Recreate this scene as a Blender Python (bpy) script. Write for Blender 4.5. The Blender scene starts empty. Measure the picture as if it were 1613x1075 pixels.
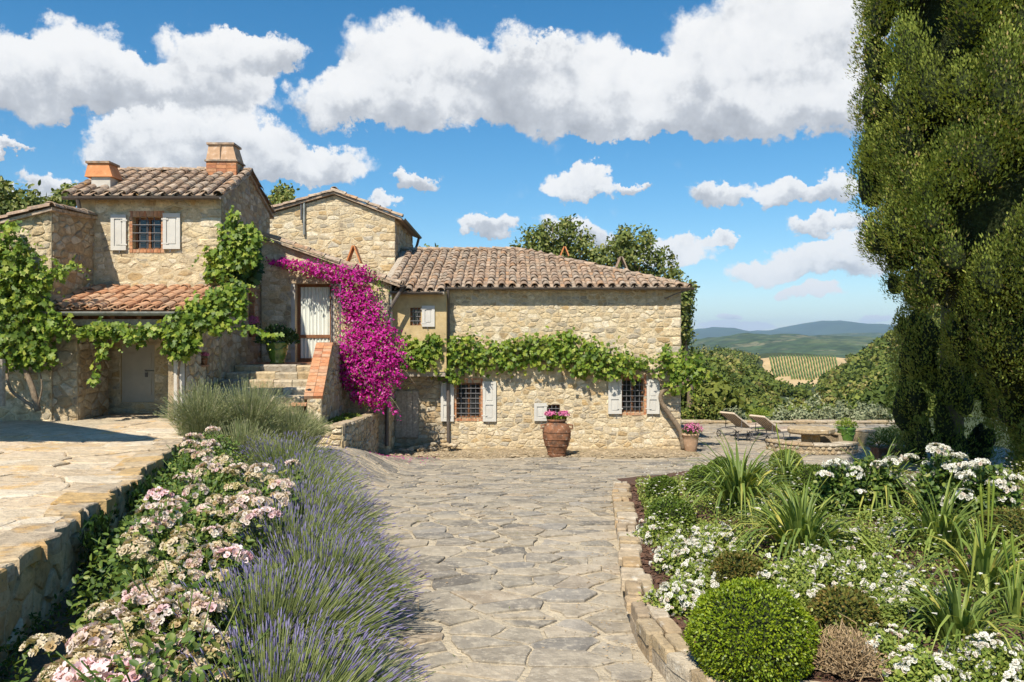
import bpy, bmesh, math, random
import numpy as np
from mathutils import Vector, Matrix
from mathutils.geometry import tessellate_polygon

sc = bpy.context.scene
col = sc.collection
rng = random.Random(7)
nr = np.random.default_rng(11)
R = math.radians

# ------------------------------------------------------------------ camera
F, CX, CY, ZC = 1254.0, 806.5, 537.5, 2.9          # photo focal length (px), centre, eye height (m)
def W(px, py, Y):                                   # survey: a sight line of the photo, followed to depth Y
    return Vector(((px - CX) / F * Y, Y, ZC - (py - CY) / F * Y))
def XW(px, Y): return (px - CX) / F * Y
def ZW(py, Y): return ZC - (py - CY) / F * Y

cam = bpy.data.cameras.new('camera'); camo = bpy.data.objects.new('camera', cam); col.objects.link(camo)
cam.sensor_width = 36.0; cam.lens = 36.0 * F / 1613.0
cam.clip_start = 0.1; cam.clip_end = 60000
camo.location = (0, 0, ZC); camo.rotation_euler = (R(90), 0, 0)
sc.camera = camo

# ------------------------------------------------------------------ light
SUN_EL, SUN_AZ = R(52), R(22)                       # sun behind the camera, to its left
to_sun = Vector((-math.sin(SUN_AZ) * math.cos(SUN_EL), -math.cos(SUN_AZ) * math.cos(SUN_EL), math.sin(SUN_EL)))
sun = bpy.data.lights.new('sun', 'SUN'); suno = bpy.data.objects.new('sun', sun); col.objects.link(suno)
sun.energy = 4.9; sun.angle = R(0.53); sun.color = (1.0, 0.92, 0.78)
suno.rotation_euler = (-to_sun).to_track_quat('-Z', 'Y').to_euler(); suno.location = (-10, -15, 30)
EXPOSURE = 0.50
sc.view_settings.view_transform = 'Standard'; sc.view_settings.look = 'None'
sc.view_settings.exposure = EXPOSURE; sc.view_settings.gamma = 1.0
sc.view_settings.use_curve_mapping = False
sc.cycles.max_bounces = 5; sc.cycles.diffuse_bounces = 2; sc.cycles.glossy_bounces = 2
sc.cycles.transmission_bounces = 3; sc.cycles.volume_bounces = 0; sc.cycles.transparent_max_bounces = 6
sc.cycles.use_adaptive_sampling = True; sc.cycles.adaptive_threshold = 0.02
sc.cycles.use_denoising = True
sc.cycles.caustics_reflective = False; sc.cycles.caustics_refractive = False

# ------------------------------------------------------------------ node helpers
class NT:
    def __init__(s, tree): s.t = tree; s.n = tree.nodes; s.l = tree.links
    def put(s, v, sock):
        if isinstance(v, bpy.types.NodeSocket): s.l.new(v, sock)
        elif v is not None: sock.default_value = v
    def m(s, op, a, b=None, c=None, clamp=False):
        x = s.n.new('ShaderNodeMath'); x.operation = op; x.use_clamp = clamp
        s.put(a, x.inputs[0]); s.put(b, x.inputs[1]); s.put(c, x.inputs[2]); return x.outputs[0]
    def v(s, op, a, b=None, scale=None):
        x = s.n.new('ShaderNodeVectorMath'); x.operation = op
        s.put(a, x.inputs[0]); s.put(b, x.inputs[1])
        if scale is not None: s.put(scale, x.inputs['Scale'])
        return x.outputs['Value'] if op in ('LENGTH', 'DOT_PRODUCT', 'DISTANCE') else x.outputs[0]
    def noise(s, vec, scale, detail=4, rough=.55, dist=0, out='Fac'):
        x = s.n.new('ShaderNodeTexNoise'); s.put(vec, x.inputs['Vector'])
        x.inputs['Scale'].default_value = scale; x.inputs['Detail'].default_value = detail
        x.inputs['Roughness'].default_value = rough; x.inputs['Distortion'].default_value = dist
        return x.outputs[out] if out == 'Fac' else x.outputs['Color']
    def ss(s, v, a, b, c=0., d=1., interp='SMOOTHSTEP'):
        x = s.n.new('ShaderNodeMapRange'); x.interpolation_type = interp; s.put(v, x.inputs[0])
        x.inputs[1].default_value = a; x.inputs[2].default_value = b; x.inputs[3].default_value = c; x.inputs[4].default_value = d
        return x.outputs[0]
    def mix(s, f, a, b, mode='MIX'):
        x = s.n.new('ShaderNodeMix'); x.data_type = 'RGBA'; x.blend_type = mode
        s.put(f, x.inputs[0]); s.put(a, x.inputs[6]); s.put(b, x.inputs[7]); return x.outputs[2]
    def ramp(s, f, stops, interp='LINEAR'):
        x = s.n.new('ShaderNodeValToRGB'); x.color_ramp.interpolation = interp; e = x.color_ramp.elements
        while len(e) < len(stops): e.new(.5)
        for i, (p, c) in enumerate(stops):
            e[i].position = p; e[i].color = (*c, 1) if len(c) == 3 else c
        s.put(f, x.inputs[0]); return x.outputs[0]
    def comb(s, x, y, z):
        n = s.n.new('ShaderNodeCombineXYZ'); s.put(x, n.inputs[0]); s.put(y, n.inputs[1]); s.put(z, n.inputs[2]); return n.outputs[0]
    def sep(s, v):
        n = s.n.new('ShaderNodeSeparateXYZ'); s.put(v, n.inputs[0]); return n.outputs

# ------------------------------------------------------------------ sky
SKY_STRENGTH = 0.085
world = bpy.data.worlds.new('World'); sc.world = world; world.use_nodes = True
wt = world.node_tree; wt.nodes.clear(); N = NT(wt)
sky = wt.nodes.new('ShaderNodeTexSky'); sky.sky_type = 'NISHITA'; sky.sun_disc = False
sky.sun_elevation = SUN_EL; sky.sun_rotation = R(180) + SUN_AZ
sky.altitude = 400; sky.air_density = 1.0; sky.dust_density = 0.15; sky.ozone_density = 3.0
tc = wt.nodes.new('ShaderNodeTexCoord')
D = N.v('NORMALIZE', tc.outputs['Generated'])
dx, dy, dz = N.sep(D)
az = N.m('ARCTAN2', dx, dy); el = N.m('ARCSINE', dz)
# cumulus: a field of soft lobes (azimuth, elevation, half-widths), broken up by noise
lobes = [(30,115,115,58),(120,105,105,66),(195,130,95,50),(345,100,110,52),(300,140,140,38),(405,85,75,36),
 (100,285,58,22),(340,222,150,52),(225,228,95,44),(470,262,120,36),(360,268,180,26),
 (555,165,100,44),(650,112,112,82),(640,178,140,40),(790,130,125,66),(900,140,150,66),(1005,150,160,58),(1180,100,150,104),
 (1270,55,135,90),(1260,165,150,50),(1100,182,250,30),
 (668,284,34,16),(770,363,44,16),(925,292,58,22),(945,274,28,22),(1000,288,20,11),(1130,302,58,22),(1250,302,70,20),(1320,298,42,24),
 (1305,356,58,18),(1300,410,120,28),(1345,398,70,28),(1200,425,62,20),(1270,460,58,11),(920,372,66,28),(1062,392,58,26),(1128,370,22,14),
 (620,332,30,18),(5,230,44,9),(0,292,26,14),(1160,514,62,9),(1152,500,22,5),(1378,499,26,7)]
Pw = N.comb(az, el, 0.0)
warp = N.v('SUBTRACT', N.noise(D, 9, 4, .6, out='Color'), (.5, .5, .5))
warp2 = N.v('SUBTRACT', N.noise(D, 30, 5, .68, out='Color'), (.5, .5, .5))
calm = N.ss(el, -.01, .16, .16, 1.)
P = N.v('ADD', Pw, N.v('SCALE', N.v('ADD', N.v('SCALE', warp, scale=.085), N.v('SCALE', warp2, scale=.058)), scale=calm))
P = N.v('MULTIPLY', P, (1, 1, 0))
fs = None; ts = None
for (px, py, rx, ry) in lobes:
    a = math.atan((px - CX) / F); e = math.atan((CY - py) / F * math.cos(a))
    ra = rx / F * math.cos(a) ** 2 * 1.12; re = ry / F * math.cos(a) * 1.12
    q = N.v('MULTIPLY', N.v('SUBTRACT', P, (a, e, 0)), (1 / ra, 1 / re, 0))
    w = N.m('SUBTRACT', 1.0, N.v('DOT_PRODUCT', q, q), clamp=True)
    qy = N.v('SCALE', q, scale=w)
    fs = w if fs is None else N.m('ADD', fs, w)
    ts = qy if ts is None else N.v('ADD', ts, qy)
# the same kind of cumulus goes on all round, outside the lobes surveyed above
gen = N.noise(N.v('MULTIPLY', N.comb(az, el, 0.0), (1.6, 3.4, 1)), 1.9, 3, .5)
aa = N.m('ABSOLUTE', az)
outside = N.m('MAXIMUM', N.ss(aa, .60, .70), N.ss(el, .42, .50))
genw = N.m('MULTIPLY', N.m('MULTIPLY', N.ss(gen, .60, .75), outside), N.ss(el, .01, .1))
fs = N.m('ADD', fs, genw)
nz = N.noise(D, 26, 7, .66); nz2 = N.noise(N.v('ADD', D, (-.012, 0, .022)), 26, 5, .6)
big = N.noise(D, 7, 3, .55); big2 = N.noise(N.v('ADD', D, (-.02, 0, .045)), 7, 3, .55)
dens = N.m('ADD', N.m('MINIMUM', fs, 1.0), N.m('MULTIPLY', N.m('SUBTRACT', nz, .52), N.m('MULTIPLY', calm, .62)))
alpha = N.ss(dens, .05, .46)
tyn = N.m('DIVIDE', N.sep(ts)[1], N.m('MAXIMUM', fs, .05))
lit = N.m('ADD', N.m('MULTIPLY', tyn, .56), .68)
lit = N.m('ADD', lit, N.m('MULTIPLY', N.m('SUBTRACT', nz, nz2), .85))
lit = N.m('ADD', lit, N.m('MULTIPLY', N.m('SUBTRACT', big, big2), 1.5))
lit = N.m('SUBTRACT', lit, N.m('MULTIPLY', N.ss(dens, .6, 1.25), .16))
lit = N.m('ADD', lit, N.m('MULTIPLY', N.m('SUBTRACT', 1.0, calm), .75))
ck = 1.0 / (2 ** EXPOSURE) / SKY_STRENGTH
ccol = N.ramp(lit, [(.0, (.42, .435, .47)), (.4, (.61, .63, .665)), (.66, (.91, .915, .92)), (.95, (1.0, .995, .985))])
ccol = N.v('SCALE', ccol, scale=ck)
# clear sky: the photograph's deep, polarised blue
hs = wt.nodes.new('ShaderNodeHueSaturation'); hs.inputs['Saturation'].default_value = 1.36; hs.inputs['Value'].default_value = 1.16; hs.inputs['Hue'].default_value = .492
wt.links.new(sky.outputs[0], hs.inputs['Color'])
skyc = N.mix(1.0, hs.outputs[0], (1.0, 1.0, 1.0, 1), 'MULTIPLY')
bg = wt.nodes.new('ShaderNodeBackground'); bg.inputs[1].default_value = SKY_STRENGTH
bgc = wt.nodes.new('ShaderNodeBackground'); bgc.inputs[1].default_value = SKY_STRENGTH
mxs = wt.nodes.new('ShaderNodeMixShader')
wo = wt.nodes.new('ShaderNodeOutputWorld')
wt.links.new(skyc, bg.inputs[0]); wt.links.new(ccol, bgc.inputs[0])
wt.links.new(N.m('MULTIPLY', alpha, .97), mxs.inputs[0]); wt.links.new(bg.outputs[0], mxs.inputs[1]); wt.links.new(bgc.outputs[0], mxs.inputs[2])
wt.links.new(mxs.outputs[0], wo.inputs[0])
world.cycles.sampling_method = 'NONE'

# ------------------------------------------------------------------ materials
MT = {}
def M(name, stops, rough=.85, ns=6., na=.25, bump=0., bs=30., trans=0., spec=.25, stain=None, metal=0., coat=0., obj=True, wave=None):
    """Procedural surface: colour by a random value per piece, mottled by noise, with fine relief."""
    m = bpy.data.materials.new(name); m.use_nodes = True; t = m.node_tree; t.nodes.clear(); n = NT(t)
    at = t.nodes.new('ShaderNodeAttribute'); at.attribute_name = 'rnd'
    f = at.outputs['Fac']
    if obj:
        oi = t.nodes.new('ShaderNodeObjectInfo'); f = n.m('FRACT', n.m('ADD', f, oi.outputs['Random']))
    c = n.ramp(f, stops) if len(stops) > 1 else None
    if c is None:
        rgb = t.nodes.new('ShaderNodeRGB'); rgb.outputs[0].default_value = (*stops[0][1], 1); c = rgb.outputs[0]
    g = t.nodes.new('ShaderNodeNewGeometry'); pos = g.outputs['Position']
    if na:
        k = n.ss(n.noise(pos, ns, 3, .6), .25, .75, 1 - na, 1 + na, 'LINEAR')
        c = n.v('SCALE', c, scale=k)
    if stain:
        for (sc_, lo, hi, scol, amt, *zs_) in stain:
            pz = n.v('MULTIPLY', pos, (1, 1, zs_[0])) if zs_ else pos
            k = n.m('MULTIPLY', n.ss(n.noise(pz, sc_, 4, .65), lo, hi), amt)
            c = n.mix(k, c, (*scol, 1))
    b = t.nodes.new('ShaderNodeBsdfPrincipled'); t.links.new(c, b.inputs['Base Color'])
    b.inputs['Roughness'].default_value = rough; b.inputs['Specular IOR Level'].default_value = spec
    b.inputs['Metallic'].default_value = metal; b.inputs['Coat Weight'].default_value = coat
    if bump:
        bn = t.nodes.new('ShaderNodeBump'); bn.inputs['Strength'].default_value = 1.0; bn.inputs['Distance'].default_value = bump
        t.links.new(n.noise(pos, bs, 4, .65), bn.inputs['Height']); t.links.new(bn.outputs[0], b.inputs['Normal'])
    out = t.nodes.new('ShaderNodeOutputMaterial'); res = b.outputs[0]
    if trans:
        tr = t.nodes.new('ShaderNodeBsdfTranslucent'); t.links.new(n.mix(1., c, (1.25, 1.2, .5, 1), 'MULTIPLY'), tr.inputs[0])
        mx = t.nodes.new('ShaderNodeMixShader'); mx.inputs[0].default_value = trans
        t.links.new(b.outputs[0], mx.inputs[1]); t.links.new(tr.outputs[0], mx.inputs[2]); res = mx.outputs[0]
    t.links.new(res, out.inputs[0]); MT[name] = m; return m

STONE = [(0, (.47, .36, .215)), (.12, (.57, .455, .29)), (.24, (.64, .545, .395)), (.36, (.46, .325, .17)), (.46, (.53, .445, .32)), (.56, (.66, .58, .45)),
         (.66, (.38, .27, .145)), (.76, (.57, .485, .35)), (.86, (.33, .275, .20)), (.93, (.43, .385, .315)), (1, (.51, .41, .26))]
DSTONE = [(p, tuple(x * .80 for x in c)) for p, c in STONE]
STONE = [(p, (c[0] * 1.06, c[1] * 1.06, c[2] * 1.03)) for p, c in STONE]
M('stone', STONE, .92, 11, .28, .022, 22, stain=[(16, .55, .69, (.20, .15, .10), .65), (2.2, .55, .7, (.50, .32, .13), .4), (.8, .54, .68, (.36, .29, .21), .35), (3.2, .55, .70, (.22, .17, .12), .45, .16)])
M('stone_old_shade', DSTONE, .93, 9, .28, .018, 24, stain=[(10, .52, .7, (.18, .14, .10), .6), (2.0, .54, .7, (.42, .27, .13), .4)])  # darker stone: old work, and shade put into wall sides off the sun
M('mortar', [(0, (.54, .44, .28)), (1, (.58, .48, .32))], .95, 6, .3, .03, 26, stain=[(12, .55, .68, (.26, .20, .13), .6), (3.2, .55, .70, (.24, .18, .12), .45, .16)])
M('mortar_old_shade', [(0, (.36, .28, .18)), (1, (.42, .33, .21))], .95, 5, .3, .02, 40, stain=[(6, .5, .7, (.2, .15, .1), .6)])  # darker mortar for old work, with shade put into the sunless faces
M('plaster', [(0, (.50, .38, .20))], .93, 3, .22, .008, 30, stain=[(2.6, .5, .7, (.36, .24, .10), .5), (8, .58, .7, (.56, .46, .30), .5)])
M('render_grey', [(0, (.50, .47, .42))], .9, 4, .2, .006, 30)
M('brick', [(0, (.42, .17, .08)), (.4, (.50, .24, .12)), (.7, (.46, .28, .17)), (1, (.36, .15, .08))], .9, 14, .25, .006, 60, stain=[(9, .55, .7, (.5, .42, .32), .45)])
M('tile', [(0, (.27, .185, .125)), (.2, (.36, .25, .175)), (.4, (.42, .31, .22)), (.6, (.30, .23, .17)), (.8, (.44, .345, .26)), (.93, (.42, .25, .14)), (1, (.24, .185, .145))],
  .9, 12, .32, .006, 60, stain=[(9, .48, .66, (.15, .13, .11), .8), (6, .57, .70, (.50, .45, .36), .65), (3.1, .66, .74, (.52, .27, .05), .7)])
M('tile_orange', [(0, (.44, .22, .115)), (.3, (.52, .30, .175)), (.6, (.41, .24, .145)), (.85, (.54, .35, .22)), (1, (.34, .21, .135))],
  .88, 12, .25, .005, 60, stain=[(8, .58, .72, (.26, .18, .12), .6), (5, .62, .74, (.60, .48, .34), .5)])
M('terracotta', [(0, (.20, .09, .045)), (1, (.25, .115, .06))], .85, 8, .4, .008, 40, stain=[(6, .45, .66, (.095, .06, .042), .85), (13, .56, .68, (.44, .36, .28), .6)])
M('terracotta_pale', [(0, (.46, .30, .19)), (1, (.5, .32, .2))], .85, 8, .25, .004, 50, stain=[(8, .5, .7, (.55, .47, .38), .6)])
M('chimney_clay', [(0, (.56, .21, .08)), (1, (.60, .27, .12))], .85, 9, .2, .004, 60, stain=[(9, .6, .74, (.55, .42, .3), .5)])
M('paint', [(0, (.54, .52, .48)), (1, (.58, .56, .51))], .6, 4, .08, .0015, 80, stain=[(12, .62, .75, (.42, .38, .32), .35)])
M('paint_shade', [(0, (.46, .42, .35))], .65, 4, .1, .0015, 80)
M('wood', [(0, (.19, .085, .04)), (1, (.24, .11, .05))], .6, 10, .25, .002, 60)
M('wood_old', [(0, (.34, .29, .23)), (1, (.4, .34, .27))], .85, 16, .35, .006, 40)
M('iron', [(0, (.13, .125, .13))], .55, 10, .2, spec=.4)
M('gutter', [(0, (.105, .085, .072))], .5, 4, .25, .001, 50, spec=.4, stain=[(6, .55, .7, (.2, .19, .17), .5)])
M('zinc', [(0, (.30, .31, .29))], .5, 4, .25, spec=.4, metal=.3, stain=[(6, .5, .7, (.18, .17, .14), .6)])
M('glass', [(0, (.02, .024, .026))], .06, 0, 0, spec=.6)
M('curtain', [(0, (.70, .72, .66))], .8, 3, .06)
M('flag', [(0, (.25, .21, .155)), (.14, (.33, .285, .22)), (.26, (.155, .14, .12)), (.4, (.36, .305, .23)), (.52, (.25, .225, .185)), (.64, (.40, .335, .25)), (.76, (.18, .165, .145)), (.88, (.30, .27, .23)), (1, (.34, .27, .19))],
  .88, 6, .25, .02, 16, stain=[(12, .52, .66, (.46, .40, .31), .55), (1.5, .49, .64, (.40, .345, .26), .5), (30, .58, .68, (.50, .44, .35), .6)])
M('flag_joint', [(0, (.50, .42, .30))], .95, 5, .28, .03, 30, stain=[(7, .52, .68, (.27, .22, .155), .65), (1.5, .49, .64, (.40, .345, .26), .5), (30, .58, .68, (.50, .44, .35), .6)])
M('gravel', [(0, (.36, .28, .18)), (1, (.46, .37, .25))], .95, 7, .35, .05, 22, stain=[(9, .47, .64, (.19, .145, .09), .75), (3, .56, .7, (.17, .15, .06), .5), (25, .6, .7, (.55, .47, .35), .6)])
M('terrace', [(0, (.46, .36, .24)), (.3, (.55, .45, .33)), (.6, (.50, .38, .24)), (1, (.58, .50, .38))], .93, 5, .22, .03, 13,
  stain=[(2.0, .53, .66, (.53, .31, .09), .6), (13, .53, .66, (.24, .18, .13), .6), (26, .58, .68, (.62, .56, .48), .7)])
M('lichen_stone', [(0, (.34, .27, .19)), (.3, (.42, .34, .24)), (.6, (.46, .31, .14)), (1, (.48, .41, .31))], .95, 8, .3, .02, 20,
  stain=[(2.3, .50, .64, (.52, .29, .07), .6), (13, .52, .66, (.17, .13, .10), .6)])
M('kerb', [(0, (.36, .28, .18)), (.25, (.42, .32, .19)), (.5, (.33, .24, .15)), (.75, (.48, .41, .31)), (1, (.40, .27, .14))], .93, 9, .25, .016, 28,
  stain=[(8, .56, .68, (.60, .55, .46), .7), (13, .52, .66, (.19, .15, .11), .5)])
M('mulch', [(0, (.12, .065, .043)), (.5, (.18, .095, .06)), (1, (.09, .055, .04))], .95, 30, .4, .03, 40)
M('earth', [(0, (.16, .11, .07))], .95, 8, .3, .04, 14)
M('bark', [(0, (.20, .15, .10)), (1, (.27, .21, .15))], .95, 14, .35, .02, 30)
LEAF = dict(rough=.5, ns=1.3, na=.18, spec=.35)
M('vine_leaf', [(0, (.06, .115, .012)), (.3, (.105, .18, .018)), (.6, (.165, .245, .024)), (.85, (.26, .33, .04)), (1, (.36, .39, .07))], trans=.32, **LEAF)
M('vine_dark', [(0, (.02, .05, .014)), (.5, (.035, .08, .018)), (1, (.07, .14, .03))], trans=.2, **LEAF)
M('bract', [(0, (.36, .012, .20)), (.3, (.50, .02, .30)), (.6, (.62, .04, .38)), (.8, (.46, .02, .33)), (.93, (.70, .10, .48)), (1, (.78, .32, .58))], .6, 2, .12, trans=.35, spec=.15)
M('rose_leaf', [(0, (.045, .085, .016)), (.5, (.09, .15, .024)), (.85, (.15, .21, .035)), (1, (.27, .28, .065))], trans=.2, **LEAF)
M('rose_pink', [(0, (.70, .57, .53)), (.3, (.74, .66, .60)), (.5, (.68, .46, .49)), (.68, (.66, .56, .44)), (.85, (.52, .38, .22)), (1, (.74, .68, .63))], .6, 6, .1, trans=.25, spec=.1)
M('rose_deep', [(0, (.74, .45, .52)), (.5, (.80, .58, .62)), (1, (.82, .70, .70))], .6, 6, .1, trans=.25, spec=.1)
M('rose_wilt', [(0, (.58, .47, .32)), (.4, (.66, .57, .43)), (.7, (.46, .33, .17)), (1, (.40, .38, .16))], .65, 6, .15, trans=.2, spec=.1)
M('white_petal', [(0, (.66, .63, .56)), (.5, (.72, .70, .65)), (.85, (.74, .73, .69)), (1, (.66, .52, .44))], .6, 6, .05, trans=.22, spec=.1)
M('geranium', [(0, (.62, .16, .36)), (.5, (.74, .30, .50)), (1, (.55, .10, .30))], .6, 6, .1, trans=.3, spec=.1)
M('lav_stem', [(0, (.17, .22, .07)), (.5, (.25, .30, .10)), (1, (.35, .38, .16))], .8, 2, .15, trans=.15, spec=.1)
M('lav_silver', [(0, (.19, .23, .09)), (.5, (.29, .32, .14)), (1, (.42, .41, .25))], .8, 2, .15, trans=.15, spec=.1)
M('lav_flower', [(0, (.17, .145, .26)), (.4, (.24, .21, .37)), (.8, (.30, .27, .44)), (1, (.22, .20, .24))], .8, 5, .15, trans=.15, spec=.1)
M('iris_leaf', [(0, (.11, .165, .034)), (.5, (.18, .25, .048)), (.85, (.27, .33, .07)), (1, (.46, .42, .10))], trans=.28, **LEAF)
M('box_leaf', [(0, (.09, .145, .006)), (.5, (.165, .24, .008)), (1, (.29, .345, .02))], trans=.2, rough=.45, ns=2, na=.15, spec=.4)
M('box_dark', [(0, (.055, .10, .010)), (.5, (.10, .16, .015)), (1, (.18, .225, .035))], trans=.2, rough=.45, ns=2, na=.15, spec=.4)
M('box_rust', [(0, (.08, .10, .018)), (.6, (.135, .14, .025)), (1, (.26, .17, .045))], trans=.2, rough=.6, ns=2, na=.15)
M('twig', [(0, (.28, .19, .10)), (1, (.40, .29, .17))], .9, 5, .2)
M('ground_leaf', [(0, (.11, .165, .024)), (.5, (.195, .255, .04)), (1, (.32, .35, .08))], trans=.22, **LEAF)
M('cypress', [(0, (.12, .165, .028)), (.35, (.22, .27, .048)), (.7, (.33, .37, .075)), (.93, (.44, .45, .115)), (1, (.46, .31, .16))], .75, .9, .22, trans=.14, spec=.15)
M('shade_core', [(0, (.035, .048, .013))], .95, 18, .7, .14, 16)  # dark colour stands in for the shade between tufts
M('oak_leaf', [(0, (.075, .105, .025)), (.5, (.14, .175, .038)), (.85, (.20, .225, .055)), (1, (.29, .26, .085))], trans=.22, rough=.5, ns=.8, na=.25, spec=.3)
M('olive_leaf', [(0, (.16, .19, .10)), (.5, (.22, .25, .14)), (1, (.31, .32, .19))], trans=.15, rough=.6, ns=.8, na=.25, spec=.3)
M('lime_leaf', [(0, (.16, .24, .03)), (.5, (.24, .31, .04)), (1, (.34, .38, .07))], trans=.3, rough=.6, ns=.8, na=.25, spec=.3)
M('wood_leaf', [(0, (.065, .095, .02)), (.35, (.105, .14, .028)), (.7, (.155, .18, .035)), (.9, (.215, .22, .05)), (1, (.28, .235, .085))], trans=.12, rough=.7, ns=.05, na=.3, spec=.15, obj=False)
M('glaze', [(0, (.085, .17, .025))], .18, 7, .4, .003, 12, spec=.6, coat=.5, stain=[(7, .55, .7, (.24, .28, .06), .6), (9, .62, .72, (.03, .06, .02), .6)])
M('cushion', [(0, (.60, .49, .38))], .9, 8, .1)
M('stripe', [(0, (.20, .13, .10))], .9, 8, .1)
M('rubber', [(0, (.035, .035, .035))], .7, 8, .1)
M('field', [(0, (.50, .36, .19))], .95, .05, .18, stain=[(.03, .52, .66, (.36, .30, .15), .6)])
M('vine_row', [(0, (.09, .14, .035)), (1, (.13, .18, .045))], .85, .3, .3)
M('hill', [(0, (.05, .08, .03))], .95, .03, .6, stain=[(.011, .57, .63, (.26, .22, .13), .6), (.004, .52, .62, (.12, .14, .055), .7), (.05, .5, .62, (.02, .035, .015), .7)])
M('hill_far', [(0, (.04, .065, .032))], .95, .004, .35)
M('forest_floor', [(0, (.05, .065, .025))], .95, .3, .4)
# ------------------------------------------------------------------ object helpers
WL = {}                                             # world origin of every object made
def setp(o, label=None, cat=None, group=None, kind=None):
    if label: o['label'] = label
    if cat: o['category'] = cat
    if group: o['group'] = group
    if kind: o['kind'] = kind
    return o
def place(o, origin, parent=None):
    origin = Vector(origin); col.objects.link(o); o.parent = parent
    o.location = origin - (WL[parent.name] if parent else Vector((0, 0, 0))); WL[o.name] = origin; return o
def thing(name, loc, label, cat, group=None):
    o = bpy.data.objects.new(name, None); o.empty_display_size = .2; place(o, loc); return setp(o, label, cat, group)
def meshdata(name, V, Fc, mat, rnd=None, smooth=False):
    me = bpy.data.meshes.new(name)
    V = np.asarray(V, dtype=np.float32).reshape(-1, 3)
    if isinstance(Fc, np.ndarray):
        k = Fc.shape[1]; n = Fc.shape[0]
        me.vertices.add(len(V)); me.vertices.foreach_set('co', V.ravel())
        me.loops.add(n * k); me.loops.foreach_set('vertex_index', Fc.astype(np.int32).ravel())
        me.polygons.add(n); me.polygons.foreach_set('loop_start', np.arange(0, n * k, k, dtype=np.int32))
        me.update(calc_edges=True)
    else:
        me.from_pydata(V.tolist(), [], Fc); me.update()
    if rnd is not None:
        a = me.attributes.new('rnd', 'FLOAT', 'POINT')
        a.data.foreach_set('value', np.broadcast_to(np.asarray(rnd, dtype=np.float32), (len(V),)).copy())
    if smooth: me.polygons.foreach_set('use_smooth', np.ones(len(me.polygons), dtype=bool))
    for m_ in (mat if isinstance(mat, (list, tuple)) else [mat]): me.materials.append(MT[m_])
    return me
def ob(name, V, Fc, mat, parent=None, origin=None, rnd=None, smooth=False, kind=None):
    V = np.asarray(V, dtype=np.float64).reshape(-1, 3)
    if origin is None: origin = ((V[:, 0].min() + V[:, 0].max()) / 2, (V[:, 1].min() + V[:, 1].max()) / 2, V[:, 2].min())
    me = meshdata(name, V - np.array(origin), Fc, mat, rnd, smooth)
    o = bpy.data.objects.new(name, me); place(o, origin, parent)
    if kind: o['kind'] = kind
    return o
def inst(name, me, Mx, parent=None):                # another object on shared mesh data; Mx is a world matrix
    o = bpy.data.objects.new(name, me); col.objects.link(o); o.parent = parent
    WL[o.name] = Mx.translation.copy()
    o.matrix_basis = (Matrix.Translation(-WL[parent.name]) @ Mx) if parent else Mx
    return o
class G:                                            # a geometry collector
    def __init__(s): s.V = []; s.F = []; s.r = []
    def add(s, V, Fc, r=0.):
        b = len(s.V); s.V += [tuple(v) for v in V]; s.F += [[i + b for i in f] for f in Fc]; s.r += [r] * len(V)
        return s
    def box(s, a, b, r=0., fr=None):
        (x0, y0, z0), (x1, y1, z1) = a, b
        V = [(x0,y0,z0),(x1,y0,z0),(x1,y1,z0),(x0,y1,z0),(x0,y0,z1),(x1,y0,z1),(x1,y1,z1),(x0,y1,z1)]
        if fr is not None: V = [fr @ Vector(v) for v in V]
        return s.add(V, [[0,3,2,1],[4,5,6,7],[0,1,5,4],[1,2,6,5],[2,3,7,6],[3,0,4,7]], r)
    def tube(s, pts, rad, n=6, r=0., cap=True):
        pts = [Vector(p) for p in pts]; rads = rad if isinstance(rad, (list, tuple)) else [rad] * len(pts)
        V = []; Fc = []; up = Vector((0, 0, 1))
        d0 = (pts[1] - pts[0]).normalized(); ref = up if abs(d0.z) < .9 else Vector((1, 0, 0))
        for i, p in enumerate(pts):
            d = (pts[min(i + 1, len(pts) - 1)] - pts[max(i - 1, 0)]).normalized()
            a = d.cross(ref); a = a.normalized() if a.length > 1e-4 else Vector((1, 0, 0)); b = a.cross(d).normalized()
            ref = b
            for k in range(n):
                t = 2 * math.pi * k / n; V.append(p + (a * math.cos(t) + b * math.sin(t)) * rads[i])
        for i in range(len(pts) - 1):
            for k in range(n):
                k2 = (k + 1) % n; Fc.append([i * n + k, i * n + k2, (i + 1) * n + k2, (i + 1) * n + k])
        if cap: Fc.append(list(range(n))[::-1]); Fc.append([(len(pts) - 1) * n + k for k in range(n)])
        return s.add(V, Fc, r)
    def lathe(s, prof, c, n=24, r=0., sx=1., sy=1.):
        V = []; Fc = []
        for (rr, z) in prof:
            for k in range(n):
                t = 2 * math.pi * k / n; V.append((c[0] + rr * sx * math.cos(t), c[1] + rr * sy * math.sin(t), c[2] + z))
        for i in range(len(prof) - 1):
            for k in range(n):
                k2 = (k + 1) % n; Fc.append([i * n + k, i * n + k2, (i + 1) * n + k2, (i + 1) * n + k])
        return s.add(V, Fc, r)
    def build(s, name, mat, parent=None, origin=None, smooth=False, kind=None):
        return ob(name, s.V, s.F, mat, parent, origin, s.r, smooth, kind)
def smooth_path(pts, k=6):
    pts = [Vector(p) for p in pts]; P_ = [pts[0] * 2 - pts[1]] + pts + [pts[-1] * 2 - pts[-2]]; out = []
    for i in range(1, len(P_) - 2):
        for j in range(k):
            t = j / k; a, b, c, d = P_[i-1], P_[i], P_[i+1], P_[i+2]
            out.append(.5 * ((2 * b) + (c - a) * t + (2*a - 5*b + 4*c - d) * t*t + (3*b - a - 3*c + d) * t**3))
    out.append(pts[-1]); return out

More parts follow.
